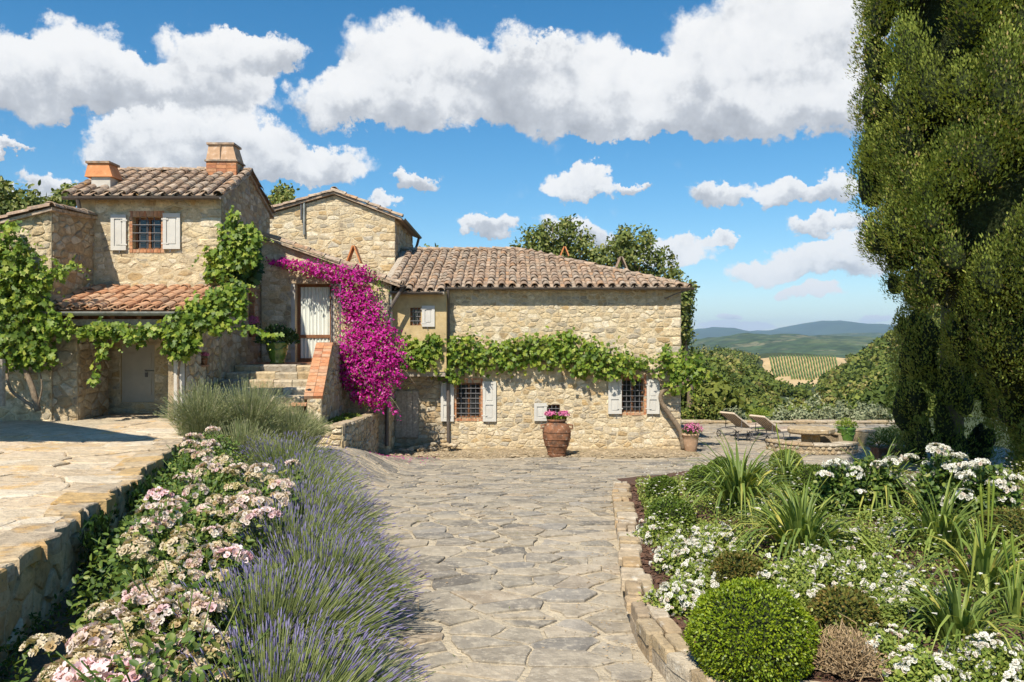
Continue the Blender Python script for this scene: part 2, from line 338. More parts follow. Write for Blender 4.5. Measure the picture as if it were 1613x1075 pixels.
# ------------------------------------------------------------------ foliage helpers (numpy)
SHAPES = {
 'rhomb': (np.array([(0,0,0),(.45,.5,.06),(1,0,-.04),(.45,-.5,.06)]), np.array([[0,1,2,3]])),
 'oval':  (np.array([(0,0,0),(.28,.42,.08),(.68,.38,.05),(1,0,-.08),(.68,-.38,.05),(.28,-.42,.08)]), np.array([[0,1,2,3],[0,3,4,5]])),
 'lobed': (np.array([(.38,0,-.06),(0,0,0),(-.14,.34,.05),(.16,.58,.0),(.34,.34,.03),(.66,.54,-.04),(.70,.22,.02),(1,0,-.1),(.70,-.22,.02),(.66,-.54,-.04),(.34,-.34,.03),(.16,-.58,0),(-.14,-.34,.05)]),
           np.array([[0,i,i+1] for i in range(1,12)] + [[0,12,1]])),
 'spray': (np.array([(0,0,0),(.35,.30,.05),(.62,.12,0),(1,.0,-.05),(.62,-.14,0),(.30,-.32,.05)]), np.array([[0,1,2],[0,2,3],[0,3,4],[0,4,5]])),
 'strap': (np.array([(0,.5,0),(0,-.5,0),(.5,.42,0),(.5,-.42,0),(1,0,0)]), np.array([[0,2,3],[0,3,1],[2,4,3]])),
}
def unit(a): return a / np.maximum(np.linalg.norm(a, axis=1, keepdims=True), 1e-9)
def leafset(C, A, Nn, L, Wd, shape, rnd=None):
    """Leaves at C with axis A, face normal Nn, length L, width Wd."""
    S, T = SHAPES[shape]; n = len(C); C = np.asarray(C, float)
    A = unit(np.asarray(A, float)); Nn = np.asarray(Nn, float); Nn = unit(Nn - A * (A * Nn).sum(1, keepdims=True)); B = np.cross(A, Nn)
    L = np.broadcast_to(L, (n,)); Wd = np.broadcast_to(Wd, (n,))
    V = (C[:, None, :] + A[:, None, :] * (S[None, :, 0, None] * L[:, None, None]) + B[:, None, :] * (S[None, :, 1, None] * Wd[:, None, None])
         + Nn[:, None, :] * (S[None, :, 2, None] * L[:, None, None]))
    Fc = (T[None] + (np.arange(n) * len(S))[:, None, None]).reshape(-1, T.shape[1])
    if rnd is None: rnd = nr.random(n)
    return V.reshape(-1, 3), Fc, np.repeat(rnd, len(S))
def joinsets(sets):
    V = []; Fc = []; r = []; b = 0
    for v, f, q in sets: V.append(v); Fc.append(f + b); r.append(q); b += len(v)
    return np.concatenate(V), np.concatenate(Fc), np.concatenate(r)
def rdir(n): return unit(nr.normal(size=(n, 3)))
def sst(a, b, x): t = np.clip((np.asarray(x, float) - a) / (b - a), 0, 1); return t * t * (3 - 2 * t)
def vnoise(x, y, s=1., seed=0):                      # cheap smooth value noise for terrain relief
    x = np.asarray(x, float) * s; y = np.asarray(y, float) * s
    return (np.sin(x * 1.3 + seed) * np.cos(y * 1.1 + seed * 2.1) + .5 * np.sin(x * 2.9 + y * 1.7 + seed) + .3 * np.cos(x * 5.3 - y * 4.1 + seed * .7)) / 1.8
def gridmesh(xs, ys, zf, z0=None):
    X, Y = np.meshgrid(xs, ys); Z = zf(X, Y); nx, ny = len(xs), len(ys)
    V = np.stack([X, Y, Z], -1).reshape(-1, 3)
    i = np.arange(nx * ny).reshape(ny, nx); Fc = np.stack([i[:-1, :-1], i[:-1, 1:], i[1:, 1:], i[1:, :-1]], -1).reshape(-1, 4)
    return V, Fc

# ------------------------------------------------------------------ 2-D polygon tools
def clip_half(poly, nx, ny, d):                      # keep nx*x+ny*y <= d
    out = []
    for i in range(len(poly)):
        a = poly[i]; b = poly[(i + 1) % len(poly)]
        da = nx * a[0] + ny * a[1] - d; db = nx * b[0] + ny * b[1] - d
        if da <= 0: out.append(a)
        if (da < 0) != (db < 0) and abs(da - db) > 1e-12:
            t = da / (da - db); out.append((a[0] + (b[0] - a[0]) * t, a[1] + (b[1] - a[1]) * t))
    return out
def clip_convex(poly, outline):                      # outline counter-clockwise
    for i in range(len(outline)):
        a = outline[i]; b = outline[(i + 1) % len(outline)]
        nx, ny = b[1] - a[1], -(b[0] - a[0]); poly = clip_half(poly, nx, ny, nx * a[0] + ny * a[1])
        if len(poly) < 3: return []
    return poly
def area(p): return abs(sum(p[i][0] * p[(i+1) % len(p)][1] - p[(i+1) % len(p)][0] * p[i][1] for i in range(len(p)))) / 2
def cen(p): return (sum(q[0] for q in p) / len(p), sum(q[1] for q in p) / len(p))
def tidy(p, most=10):                                # drop points that sit almost on top of each other
    q = []
    for a in p:
        if not q or math.dist(a, q[-1]) > .012: q.append(a)
    if len(q) > 1 and math.dist(q[0], q[-1]) < .012: q.pop()
    while len(q) > most:
        k = min(range(len(q)), key=lambda i: math.dist(q[i], q[(i+1) % len(q)])); q.pop(k)
    return q
def roundp(p, f=.22):
    out = []
    for i in range(len(p)):
        a, b = p[i], p[(i + 1) % len(p)]
        if len(p) <= 5 or math.dist(a, b) > .09:
            out += [(a[0] + (b[0]-a[0]) * f, a[1] + (b[1]-a[1]) * f), (b[0] + (a[0]-b[0]) * f, b[1] + (a[1]-b[1]) * f)]
        else: out.append(((a[0]+b[0]) / 2, (a[1]+b[1]) / 2))
    return out
def insetp(p, d):
    c = cen(p); out = []
    for a in p:
        r = math.dist(a, c); k = max(r - d * 1.25, r * .4) / max(r, 1e-6); out.append((c[0] + (a[0]-c[0]) * k, c[1] + (a[1]-c[1]) * k))
    return out
def voronoi(seeds, bounds_poly, reach, sx=1., sy=1.):
    """Cells of the seeds (anisotropic by sx, sy), cut to a convex outline."""
    S = np.array([(a * sx, b * sy) for a, b in seeds]); ol = [(a * sx, b * sy) for a, b in bounds_poly]; cells = []
    for i in range(len(S)):
        d = ((S - S[i]) ** 2).sum(1); idx = np.argsort(d)[1:22]
        p = list(ol)
        for j in idx:
            if d[j] > reach * reach * 4: break
            mx, my = (S[i] + S[j]) / 2; nx, ny = S[j] - S[i]; p = clip_half(p, nx, ny, nx * mx + ny * my)
            if len(p) < 3: break
        cells.append([(a / sx, b / sy) for a, b in p] if len(p) >= 3 else [])
    return cells
def pillow(poly, d, rg, base=-.012):
    """A stone: an outer ring sunk in the mortar, a shoulder, an uneven face. Returns (u,v,n) points and faces."""
    n = len(poly); c = cen(poly); V = [(a, b, base) for a, b in poly]
    V += [(c[0] + (a-c[0]) * .90, c[1] + (b-c[1]) * .90, d * rg.uniform(.45, .85)) for a, b in poly]
    V += [(c[0] + (a-c[0]) * .62, c[1] + (b-c[1]) * .62, d * rg.uniform(.75, 1.25)) for a, b in poly]
    V.append((c[0], c[1], d * rg.uniform(.85, 1.15)))
    Fc = []
    for i in range(n):
        j = (i + 1) % n
        Fc += [[i, j, n + j, n + i], [n + i, n + j, 2*n + j, 2*n + i], [2*n + i, 2*n + j, 3*n]]
    return V, Fc

# ------------------------------------------------------------------ rubble masonry
def courses(u0, u1, v0, v1, rg, hr, wr):
    """Seeds laid in rough, wandering courses; the stones are their cells."""
    seeds = []; v = v0 - .1; mh = (hr[0] + hr[1]) / 2; mw = (wr[0] + wr[1]) / 2
    while v < v1 + .15:
        h = hr[0] + (hr[1] - hr[0]) * rg.random() ** 1.3; u = u0 - wr[1] * rg.random(); p1, p2 = rg.uniform(0, 6.3), rg.uniform(0, 6.3)
        while u < u1 + wr[1]:
            w = rg.uniform(*wr) * (.75 + .5 * h / mh) * (.6 if rg.random() < .3 else 1.5 if rg.random() < .12 else 1.)
            wob = .25 * h * math.sin(u * 2.3 + p1) + .16 * h * math.sin(u * 5.7 + p2)
            seeds.append((u + w / 2 + rg.uniform(-.12, .12) * w, v + h / 2 + wob + rg.uniform(-.24, .24) * h)); u += w
        v += h
    m = .3; ol = [(u0 - m, v0 - m), (u1 + m, v0 - m), (u1 + m, v1 + m), (u0 - m, v1 + m)]
    out = []
    for c in voronoi(seeds, ol, 1.2, mh / mw * 1.15, 1.):
        if len(c) < 3: continue
        q = []
        for i in range(len(c)):
            a, b = c[i], c[(i+1) % len(c)]; q.append(a)
            if math.dist(a, b) > .12: q.append(((a[0]+b[0]) / 2 + rg.uniform(-.013, .013), (a[1]+b[1]) / 2 + rg.uniform(-.013, .013)))
        out.append(q)
    return out
def wall(parent, name, O, U, outline, holes=(), thick=.4, hr=(.10, .24), wr=(.16, .46), mats=('stone', 'mortar'), seed=1, dep=(.008, .03), most=300,
         stones=True, Vd=(0, 0, 1), backfill=True, gap=(.006, .017)):
    """A masonry wall (part) with its stones (sub-parts). O + u*U + v*Vd; the face looks along U x Vd."""
    rg = random.Random(seed); O = Vector(O); U = Vector(U).normalized(); Vd = Vector(Vd); Nn = U.cross(Vd).normalized()
    if 'side' in name: O = O + Nn * .005 + U * .012
    def P3(u, v, n): return O + U * u + Vd * v + Nn * n
    g = G(); loops = [[Vector((a, b, 0)) for a, b in outline]] + [[Vector(p) for p in ((h[0],h[1],0),(h[0],h[3],0),(h[2],h[3],0),(h[2],h[1],0))] for h in holes]
    tri = tessellate_polygon(loops); flat = [p for l in loops for p in l]
    def orient(t):
        a, b, c = (flat[i] for i in t); return t if (b - a).cross(c - a).z > 0 else (t[0], t[2], t[1])
    tri = [orient(t) for t in tri]
    nf = len(flat); V = [P3(p.x, p.y, 0) for p in flat] + [P3(p.x, p.y, -thick) for p in flat]
    Fc = [list(t) for t in tri] + [[i + nf for i in t[::-1]] for t in tri]; b = 0
    for l in loops:
        for i in range(len(l)):
            j = (i + 1) % len(l); Fc.append([b + j, b + i, b + i + nf, b + j + nf])
        b += len(l)
    g.add(V, Fc, rg.random()); w = g.build(name, mats[1], parent)
    if not stones: return w
    us = [p[0] for p in outline]; vs = [p[1] for p in outline]; polys = []
    for p in courses(min(us), max(us), min(vs), max(vs), rg, hr, wr):
        p = clip_convex(p, outline)
        if len(p) < 3: continue
        for h in holes:
            if max(q[0] for q in p) <= h[0] or min(q[0] for q in p) >= h[2] or max(q[1] for q in p) <= h[1] or min(q[1] for q in p) >= h[3]: continue
            c = cen(p); ds = [(c[0] - h[0], 1, 0, h[0]), (h[2] - c[0], -1, 0, -h[2]), (c[1] - h[1], 0, 1, h[1]), (h[3] - c[1], 0, -1, -h[3])]
            q = min(ds); p = clip_half(p, q[1], q[2], q[3])
            if len(p) < 3: break
        if len(p) < 3 or area(p) < .0022: continue
        p = tidy(insetp(p, rg.uniform(*gap)), 8)
        if len(p) < 3: continue
        polys.append(roundp(p, .24) if len(p) < 7 else p)
    polys.sort(key=lambda p: -area(p)); rest = G()
    for i, p in enumerate(polys):
        V, Fc = pillow(p, rg.uniform(*dep), rg, -.006); V = [P3(*v) for v in V]; r = rg.random()
        if i < most: ob('stone', V, Fc, mats[0], w, rnd=r)
        else: rest.add(V, Fc, r)
    if rest.V: rest.build('stone_infill', mats[0], w, kind='stuff')
    return w
# ------------------------------------------------------------------ the lie of the land
def gz(x, y):                                        # courtyard and path
    x = np.asarray(x, float); y = np.asarray(y, float)
    b = .62 - .60 * sst(9, 21, y)
    b = b + .56 * sst(-2.0, -3.6, x) * sst(11, 15, y) * (1 - sst(16, 20.3, y))
    return b + (1.33 - b) * sst(-3.6, -5.2, x) * sst(12.2, 14.2, y)
def on_ground(px, py, h=0.):                         # where the sight line meets the ground (raised by h)
    lo, hi = 2.0, 60.
    f = lambda Y: float(gz(XW(px, Y), Y)) + h - ZW(py, Y)
    for _ in range(50):
        m = (lo + hi) / 2
        if f(m) > 0: hi = m
        else: lo = m
    Y = (lo + hi) / 2; return Vector((XW(px, Y), Y, float(gz(XW(px, Y), Y)) + h))
def land(x, y):                                      # the hillside, valley and vineyard slope
    x = np.asarray(x, float); y = np.asarray(y, float)
    z = -.5 - 7.5 * sst(28.5, 42, y) - 12 * sst(36, 200, y) - 20 * sst(520, 900, y)
    z = z - 6 * sst(16, 60, np.abs(x)) * (1 - sst(40, 120, y)) * sst(6, 16, x)
    z = z + 12 * np.exp(-((x - 32) / 36) ** 2 - ((y - 165) / 85) ** 2)
    z = z + 16 * np.exp(-((x - 162) / 70) ** 2 - ((y - 470) / 90) ** 2)
    z = z + 48 * np.exp(-((x - 136) / 45) ** 2 - ((y - 190) / 55) ** 2)
    return z + .6 * vnoise(x, y, .05) * sst(30, 80, y)

V, Fc = gridmesh(np.arange(-420, 520, 6.), np.arange(-90, 940, 6.), land)
setp(ob('ground', V, Fc, 'forest_floor', smooth=True), kind='structure')
V, Fc = gridmesh(np.linspace(-14, 17, 125), np.linspace(.5, 29, 115), lambda x, y: gz(x, y) - .02 + .008 * vnoise(x, y, 3.))
ground_court = setp(ob('courtyard', V, Fc, 'flag_joint', smooth=True), kind='structure')

# far hills and mountains
def ridge(name, x0, x1, y0, y1, prof, mat, nx=110, ny=26, rough=1., seed=0, base=-45.):
    px, pz = zip(*prof)
    def zf(X, Y):
        t = (Y - y0) / (y1 - y0); top = np.interp(X, px, pz); s = np.sin(np.pi * np.clip(t * .5 / .55, 0, 1)) ** .9
        return base + (top - base) * s + rough * vnoise(X, Y, 14. / (y1 - y0), seed) * s + rough * .5 * vnoise(X, Y, 40. / (y1 - y0), seed + 3) * s
    V, Fc = gridmesh(np.linspace(x0, x1, nx), np.linspace(y0, y1, ny), zf)
    return setp(ob(name, V, Fc, mat, smooth=True), kind='structure')
def prof(pts, Y): return [(XW(px, Y), ZW(py, Y)) for px, py in pts]
Yc = 2100
ridge('hill', -1500, 2600, 1000, 3000, [(-1500, -10)] + prof([(1060, 548), (1100, 541), (1130, 534), (1180, 529), (1240, 531), (1290, 533), (1340, 531), (1400, 535)], Yc) + [(2600, 20)], 'hill', 150, 40, 9., 1, -50)
ridge('hill', -2500, 5000, 3000, 5000, [(-2500, 0)] + prof([(1080, 545), (1200, 538), (1260, 533), (1310, 526.5), (1350, 524), (1400, 527)], 4100) + [(5000, 40)], 'hill', 130, 20, 6., 4, -60)
ridge('mountain', -6000, 11000, 6000, 10000, [(-6000, 90)] + prof([(1000, 523), (1088, 521), (1112, 517), (1132, 516.5), (1165, 524), (1195, 521), (1230, 520.5), (1262, 512), (1285, 507), (1305, 506.5), (1330, 510.5), (1360, 511), (1400, 513), (1480, 516)], 8200) + [(11000, 130)], 'hill_far', 170, 20, 10., 2, -60)
V, Fc = gridmesh(np.linspace(-9000, 14000, 24), np.linspace(880, 16000, 24), lambda x, y: x * 0 - 55.)
setp(ob('valley_plain', V, Fc, 'hill'), kind='structure')

# vineyard slope
fc = [(1196, 440), (1334, 440), (1349, 338), (1214, 338)]         # px and depth of the field's corners
A0, A1, A2, A3 = [np.array([XW(p, Y), Y]) for p, Y in fc]
sg, tg = np.meshgrid(np.linspace(0, 1, 34), np.linspace(0, 1, 24))
edge = .035 * np.sin(tg * 9) + .02 * np.sin(tg * 23)
sg2 = np.where(sg < .01, sg + edge, np.where(sg > .99, sg - np.abs(edge) - .10 * (tg > .8) * (tg - .8) * 5, sg))
Pf = (1 - tg)[..., None] * ((1 - sg2)[..., None] * A0 + sg2[..., None] * A1) + tg[..., None] * ((1 - sg2)[..., None] * A3 + sg2[..., None] * A2)
Vf = np.concatenate([Pf, (land(Pf[..., 0], Pf[..., 1]) + .4)[..., None]], -1).reshape(-1, 3)
i = np.arange(34 * 24).reshape(24, 34); Fc = np.stack([i[:-1, :-1], i[1:, :-1], i[1:, 1:], i[:-1, 1:]], -1).reshape(-1, 4)
field = setp(ob('vineyard_field', Vf, Fc, 'field', smooth=True), kind='structure')
for k in range(24):
    s = .12 + k * .74 / 23
    a = (1 - s) * A0 + s * A1; s2 = s * .97 - .005; b = (1 - s2) * A3 + s2 * A2
    t1 = .68 - .12 * abs(s - .45) + rng.uniform(-.03, .03) if s > .3 else .55
    g = G(); pv = []
    for j in range(13):
        t = .03 + (t1 - .03) * j / 12; p = a * (1 - t) + b * t; z = float(land(p[0], p[1])) + .4; w = .42 + .12 * math.sin(j * 2.3 + k)
        h = 1.15 + .25 * math.sin(j * 1.7 + k * 2.2); pv += [(p[0] - w, p[1], z), (p[0] - w * .8, p[1], z + h), (p[0] + w * .8, p[1], z + h), (p[0] + w, p[1], z)]
    Fr = [[q * 4 + c, (q + 1) * 4 + c, (q + 1) * 4 + c + 1, q * 4 + c + 1] for q in range(12) for c in range(3)] + [[0, 1, 2, 3], [48, 51, 50, 49]]
    g.add(pv, Fr, rng.random()); g.build('vine_row', 'vine_row', field)

# the wood on the hillside: one mass of crowns
def crown_quads(c, rx, rz, n, size, r0):
    d = rdir(n); d[:, 2] = np.abs(d[:, 2]) * 1.1 - .35; d = unit(d)
    lump = 1 + .26 * np.sin(d[:, 0] * 6 + c[0]) * np.cos(d[:, 1] * 6 + c[1] + d[:, 2] * 5) + .10 * nr.normal(size=n)
    rad = (.45 + .55 * nr.random(n) ** .5)[:, None] * lump[:, None]
    C = np.array(c) + d * rad * np.array([rx, rx, rz]); Nn = unit(d * 1.3 + .4 * rdir(n) + np.array([0, 0, .1]))
    return leafset(C, rdir(n), Nn, size * nr.uniform(.7, 1.4, n), size * nr.uniform(.7, 1.2, n), 'rhomb', np.clip(r0 + nr.normal(0, .09, n), 0, 1))
def in_field(x, y):
    px = CX + x / y * F
    return 332 < y < 446 and 1190 < px < 1352 - .1 * max(0, 390 - y) and not (y < 345 and px < 1240)
sets = []; cnt = 0; cells = {}
for tries in range(16000):
    y = 31 + (rng.random() ** 1.6) * 480; px = rng.uniform(1035, 1490); x = XW(px, y)
    if in_field(x, y): continue
    if 300 < y < 350 and 1205 < px < 1340 and rng.random() < .75: continue
    r = rng.uniform(1.7, 3.7) * (1 + .25 * float(sst(50, 150, y)))
    if y < 48: r *= .62
    z = float(land(x, y)); h = rng.uniform(1.15, 1.7) * r
    lim = float(np.interp(px, [1035, 1075, 1130, 1180, 1200, 1230, 1290, 1322, 1342, 1360, 1400, 1490], [522, 526, 541, 555, 574, 600, 620, 622, 575, 556, 527, 520])) + rng.uniform(0, 9)
    lim += (640 - lim) * (1 - float(sst(34, 165, y))) * (.45 if px < 1130 else .85 if px < 1350 else .6)
    if 446 > y > 300 and px < 1340: lim = 600 if y < 345 else 556
    room = ZW(lim, y) - z
    if y > 90 and px > 1338: room = max(room, 3.2)
    if 90 < y < 300 and px > 1298 and room < 2.6: room = 2.6
    if room < 2.2: continue
    k = min(1., room / (1.1 + h * 2.15)); r *= k ** .6; h *= k
    cx_, cy_ = int(x // 8), int(y // 8)
    if any((x - a) ** 2 + (y - b) ** 2 < (.80 * (r + c)) ** 2 for i_ in (-1, 0, 1) for j_ in (-1, 0, 1) for a, b, c in cells.get((cx_ + i_, cy_ + j_), ())): continue
    cells.setdefault((cx_, cy_), []).append((x, y, r)); cnt += 1
    n, s = (700, .30) if y < 60 else (440, .40) if y < 100 else (230, .60) if y < 170 else (130, .9) if y < 280 else (75, 1.2)
    sets.append(crown_quads((x, y, z + .9 * k + h * .75), r * 1.05, h, n, s, rng.random()))
print('wood trees', cnt)
V, Fc, r = joinsets(sets)
setp(ob('hillside_wood', V, Fc, 'wood_leaf', rnd=r), 'dense dark green wood of rounded trees covering the hillside', 'wood', kind='stuff')

# the air over the valley
hz = G().box((-9500, -95, -62), (14500, 16500, 420)).build('haze', 'earth', kind='stuff')
hm = bpy.data.materials.new('haze'); hm.use_nodes = True; ht = hm.node_tree; ht.nodes.clear()
pv = ht.nodes.new('ShaderNodeVolumePrincipled'); pv.inputs['Color'].default_value = (.50, .72, 1.0, 1); pv.inputs['Density'].default_value = .00008
pv.inputs['Anisotropy'].default_value = .0
ho = ht.nodes.new('ShaderNodeOutputMaterial'); ht.links.new(pv.outputs[0], ho.inputs['Volume'])
hz.data.materials.clear(); hz.data.materials.append(hm)
setp(hz, 'thin blue haze filling the air over the valley', 'haze')
# ------------------------------------------------------------------ roofs, windows, shutters, gutters
def barrel(L, w0, w1, h, n=6, t=.016):               # a half-round cover tile: lower end w0, upper end w1
    V = []; Fc = []
    for (y, w) in ((0, w0), (L, w1)):
        for k in range(n + 1):
            a = math.pi * k / n; V.append((math.cos(a) * w / 2, y, math.sin(a) * h * (w / w0)))
    m = n + 1
    for k in range(m):
        a = math.pi * k / n; V.append((math.cos(a) * (w0 / 2 - t), 0, math.sin(a) * (h - t)))
    for k in range(n): Fc += [[k, k + 1, m + k + 1, m + k], [k, 2 * m + k, 2 * m + k + 1, k + 1]]
    V += [(-w0 / 2 + t, L * .5, .0), (w0 / 2 - t, L * .5, .0)]
    return V, Fc
def pan(L, w, t=.018):                               # a flat pan tile with raised rims
    h = .03; V = [(-w/2,0,h),(-w/2+.03,0,0),(w/2-.03,0,0),(w/2,0,h),(-w/2,L,h),(-w/2+.03,L,0),(w/2-.03,L,0),(w/2,L,h),(-w/2,0,h-t),(-w/2+.03,0,-t),(w/2-.03,0,-t),(w/2,0,h-t)]
    return V, [[0,1,5,4],[1,2,6,5],[2,3,7,6],[0,8,9,1],[1,9,10,2],[2,10,11,3]]
TILES = {}
for kind_, w_ in (('tile', 1.), ('tile_orange', 1.)):
    TILES[kind_] = (meshdata('cover_tile', *barrel(.47, .205, .165, .085), kind_), meshdata('pan_tile', *pan(.47, .25), kind_), meshdata('ridge_tile', *barrel(.46, .25, .215, .095), kind_))
def frame(U, Vv, Nn, o): return Matrix(((U.x, Vv.x, Nn.x, o.x), (U.y, Vv.y, Nn.y, o.y), (U.z, Vv.z, Nn.z, o.z), (0, 0, 0, 1)))
def roof_plane(roof, O, U, Vs, width, length, tm='tile', sp=.30, row=.365, ok=None, seed=0, wob=.02):
    """Rows of pan and cover tiles on a slope: O lower-left corner, U along the eave, Vs up the slope."""
    rg = random.Random(seed); O = Vector(O); U = Vector(U).normalized(); Vs = Vector(Vs).normalized(); Nn = U.cross(Vs).normalized()
    nc = int(round(width / sp)); spx = width / nc; nrow = int(math.ceil(length / row)); cov, pn, _ = TILES[tm]
    waves = [rg.uniform(-wob, wob) for _ in range(nc + 2)]
    for rI in range(nrow):
        v = rI * row
        for c in range(nc + 1):
            u = c * spx
            for (mesh_, nm, uu, lift, on) in ((pn, 'pan_tile', u + spx / 2, .02, c < nc), (cov, 'cover_tile', u, .045, True)):
                if not on: continue
                if ok and not ok(uu, v + row * .5): continue
                if v + row * .35 > length: continue
                tilt = .05 + rg.uniform(-.012, .012); yaw = rg.gauss(0, .03)
                Mx = frame(U, Vs, Nn, O + U * (uu + waves[c] * (v / length) + rg.uniform(-.012, .012)) + Vs * (v + rg.uniform(-.018, .018)) + Nn * (lift + rg.uniform(0, .008)))
                Mx = Mx @ Matrix.Rotation(yaw, 4, 'Z') @ Matrix.Rotation(-tilt, 4, 'X') @ Matrix.Diagonal((rg.uniform(.94, 1.06), min(1., (length - v + .06) / .47), rg.uniform(.9, 1.1), 1))
                inst(nm, mesh_, Mx, roof)
def tile_run(roof, a, b, tm='tile', seed=0, step=.40, n=None, lift=.0, name='ridge_tile', tilt=.045):
    rg = random.Random(seed); a = Vector(a); b = Vector(b); d = (b - a); L = d.length; d.normalize()
    side = d.cross(Vector((0, 0, 1))).normalized(); up = side.cross(d).normalized(); k = int(round(L / step))
    for i in range(k):
        o = a + d * (i * L / k) + up * (lift + rg.uniform(0, .012))
        Mx = frame(side, d, up, o) @ Matrix.Rotation(rg.gauss(0, .04), 4, 'Z') @ Matrix.Rotation(-tilt, 4, 'X') @ Matrix.Diagonal((rg.uniform(.92, 1.08), 1, rg.uniform(.9, 1.1), 1))
        inst(name, TILES[tm][2], Mx, roof)
def gutter(parent, a, b, r=.055, mat='gutter', drop=None, name='gutter'):
    a = Vector(a); b = Vector(b); d = (b - a).normalized(); s = d.cross(Vector((0, 0, 1))).normalized(); V = []; Fc = []; n = 8
    for p in (a, b):
        for rr in (r, r - .008):
            for k in range(n + 1):
                t = math.pi * k / n; V.append(p + s * (math.cos(t) * rr) - Vector((0, 0, 1)) * (math.sin(t) * rr))
    m = n + 1
    for k in range(n): Fc += [[k, k+1, 2*m+k+1, 2*m+k], [m+k+1, m+k, 3*m+k, 3*m+k+1], [k+1, k, m+k, m+k+1], [2*m+k, 2*m+k+1, 3*m+k+1, 3*m+k]]
    Fc += [[0, 2*m, 3*m, m], [n, m+n, 3*m+n, 2*m+n]]
    return G().add(V, Fc).build(name, mat, parent)
class Plane:                                         # a wall plane, to hang windows on: right-hand u, up v, outward n
    def __init__(s, O, U): s.O = Vector(O); s.U = Vector(U).normalized(); s.V = Vector((0, 0, 1)); s.N = s.U.cross(s.V).normalized()
    def mx(s, u, v, n=0.): return frame(s.U, s.V, s.N, s.O + s.U * u + s.V * v + s.N * n)
def shutter(parent, pl, u, v, w, h, n, ang=0., hinge='L', panels=(.42, .5), mat='paint', t=.035):
    """A boarded leaf with recessed panels, hinged at u, standing w wide."""
    Mx = pl.mx(u, v, n) @ Matrix.Rotation(ang, 4, 'Y')
    sgn = 1 if hinge == 'L' else -1; st = min(.075, w * .24); g = G()
    def bx(x0, x1, z0, z1, y0, y1, gg): gg.box((min(sgn*x0, sgn*x1), z0, y0), (max(sgn*x0, sgn*x1), z1, y1), rng.random() * .2, Mx)
    if len(panels) == 2: zs = [(.07, h * panels[0]), (h * panels[1], h - .07)]
    else: zs = [(.09, h - .09)]
    bx(0, st, 0, h, 0, t, g); bx(w - st, w, 0, h, 0, t, g); last = 0
    for a, b in zs: bx(st, w - st, last, a, 0, t, g); last = b
    bx(st, w - st, last, h, 0, t, g)
    o = g.build('shutter', mat, parent)
    for a, b in zs:
        p = G(); bx(st, w - st, a, b, .004, t - .022, p); bx(st + .03, w - st - .03, a + .03, b - .03, t - .022, t - .010, p); p.build('panel', mat, o)
    k = G(); bx(w * .4, w * .4 + .02, -.06, 0, t * .4, t * .8, k); k.build('shutter_stop', 'iron', o)
    for zz in (h * .14, h * .82):
        k = G(); bx(-.03, .12, zz, zz + .028, t, t + .006, k); k.build('hinge', mat, o)
    return o
def window(parent, pl, u0, v0, u1, v1, nv=3, nh=4, depth=.16, bars=True, fw=.045, mat='wood', barn=.0, surround='brick', sw=.07, mull=True, name='window'):
    Mx = pl.mx(0, 0, 0); g = G(); d = -depth
    g.box((u0, v0, d - .05), (u0 + fw, v1, d), 0, Mx); g.box((u1 - fw, v0, d - .05), (u1, v1, d), 0, Mx)
    g.box((u0 + fw, v0, d - .05), (u1 - fw, v0 + fw, d), 0, Mx); g.box((u0 + fw, v1 - fw, d - .05), (u1 - fw, v1, d), 0, Mx)
    if mull: g.box(((u0+u1)/2 - .025, v0 + fw, d - .045), ((u0+u1)/2 + .025, v1 - fw, d + .004), 0, Mx)
    w = g.build(name, mat, parent)
    mids = [(u0 + fw, (u0+u1)/2 - .025), ((u0+u1)/2 + .025, u1 - fw)] if mull else [(u0 + fw, u1 - fw)]
    for a, b in mids: G().box((a, v0 + fw, d - .035), (b, v1 - fw, d - .028), 0, Mx).build('pane', 'glass', w)
    if bars:
        for k in range(1, nv + 1):
            u = u0 + (u1 - u0) * k / (nv + 1); G().tube([Mx @ Vector((u, v0 - .0, barn - .03)), Mx @ Vector((u, v1, barn - .03))], .010, 6).build('bar', 'iron', w)
        for k in range(1, nh + 1):
            v = v0 + (v1 - v0) * k / (nh + 1); G().tube([Mx @ Vector((u0, v, barn - .008)), Mx @ Vector((u1, v, barn - .008))], .010, 6).build('bar', 'iron', w)
    if surround:
        def run(a0, b0, a1, b1, vert):
            L = (b1 - b0) if vert else (a1 - a0); n = max(2, int(round(L / (.075 if vert else .075)))); s = L / n
            for i in range(n):
                q = G(); e = .005
                if vert: q.box((a0, b0 + i * s + e, -.10), (a1, b0 + (i+1) * s - e, rng.uniform(.008, .02)), rng.random(), Mx)
                else: q.box((a0 + i * s + e, b0, -.10), (a0 + (i+1) * s - e, b1, rng.uniform(.008, .02)), rng.random(), Mx)
                q.build('brick', surround, w)
        run(u0 - sw, v0, u0 - .002, v1, True); run(u1 + .002, v0, u1 + sw, v1, True)
        run(u0 - sw, v1 + .002, u1 + sw, v1 + .13, False); run(u0 - sw, v0 - .075, u1 + sw, v0 - .002, False)
    return w
def slab(parent, name, pts, t, mat, n=None):         # a flat plate from a planar polygon, thickened downwards
    pts = [Vector(p) for p in pts]; k = len(pts); dn = Vector((0, 0, -t)) if n is None else Vector(n) * -t
    return G().add(pts + [p + dn for p in pts], [list(range(k)), [k + i for i in range(k)][::-1]] + [[(i+1) % k, i, k + i, k + (i+1) % k] for i in range(k)]).build(name, mat, parent)
def rect(w, h): return [(0, 0), (w, 0), (w, h), (0, h)]

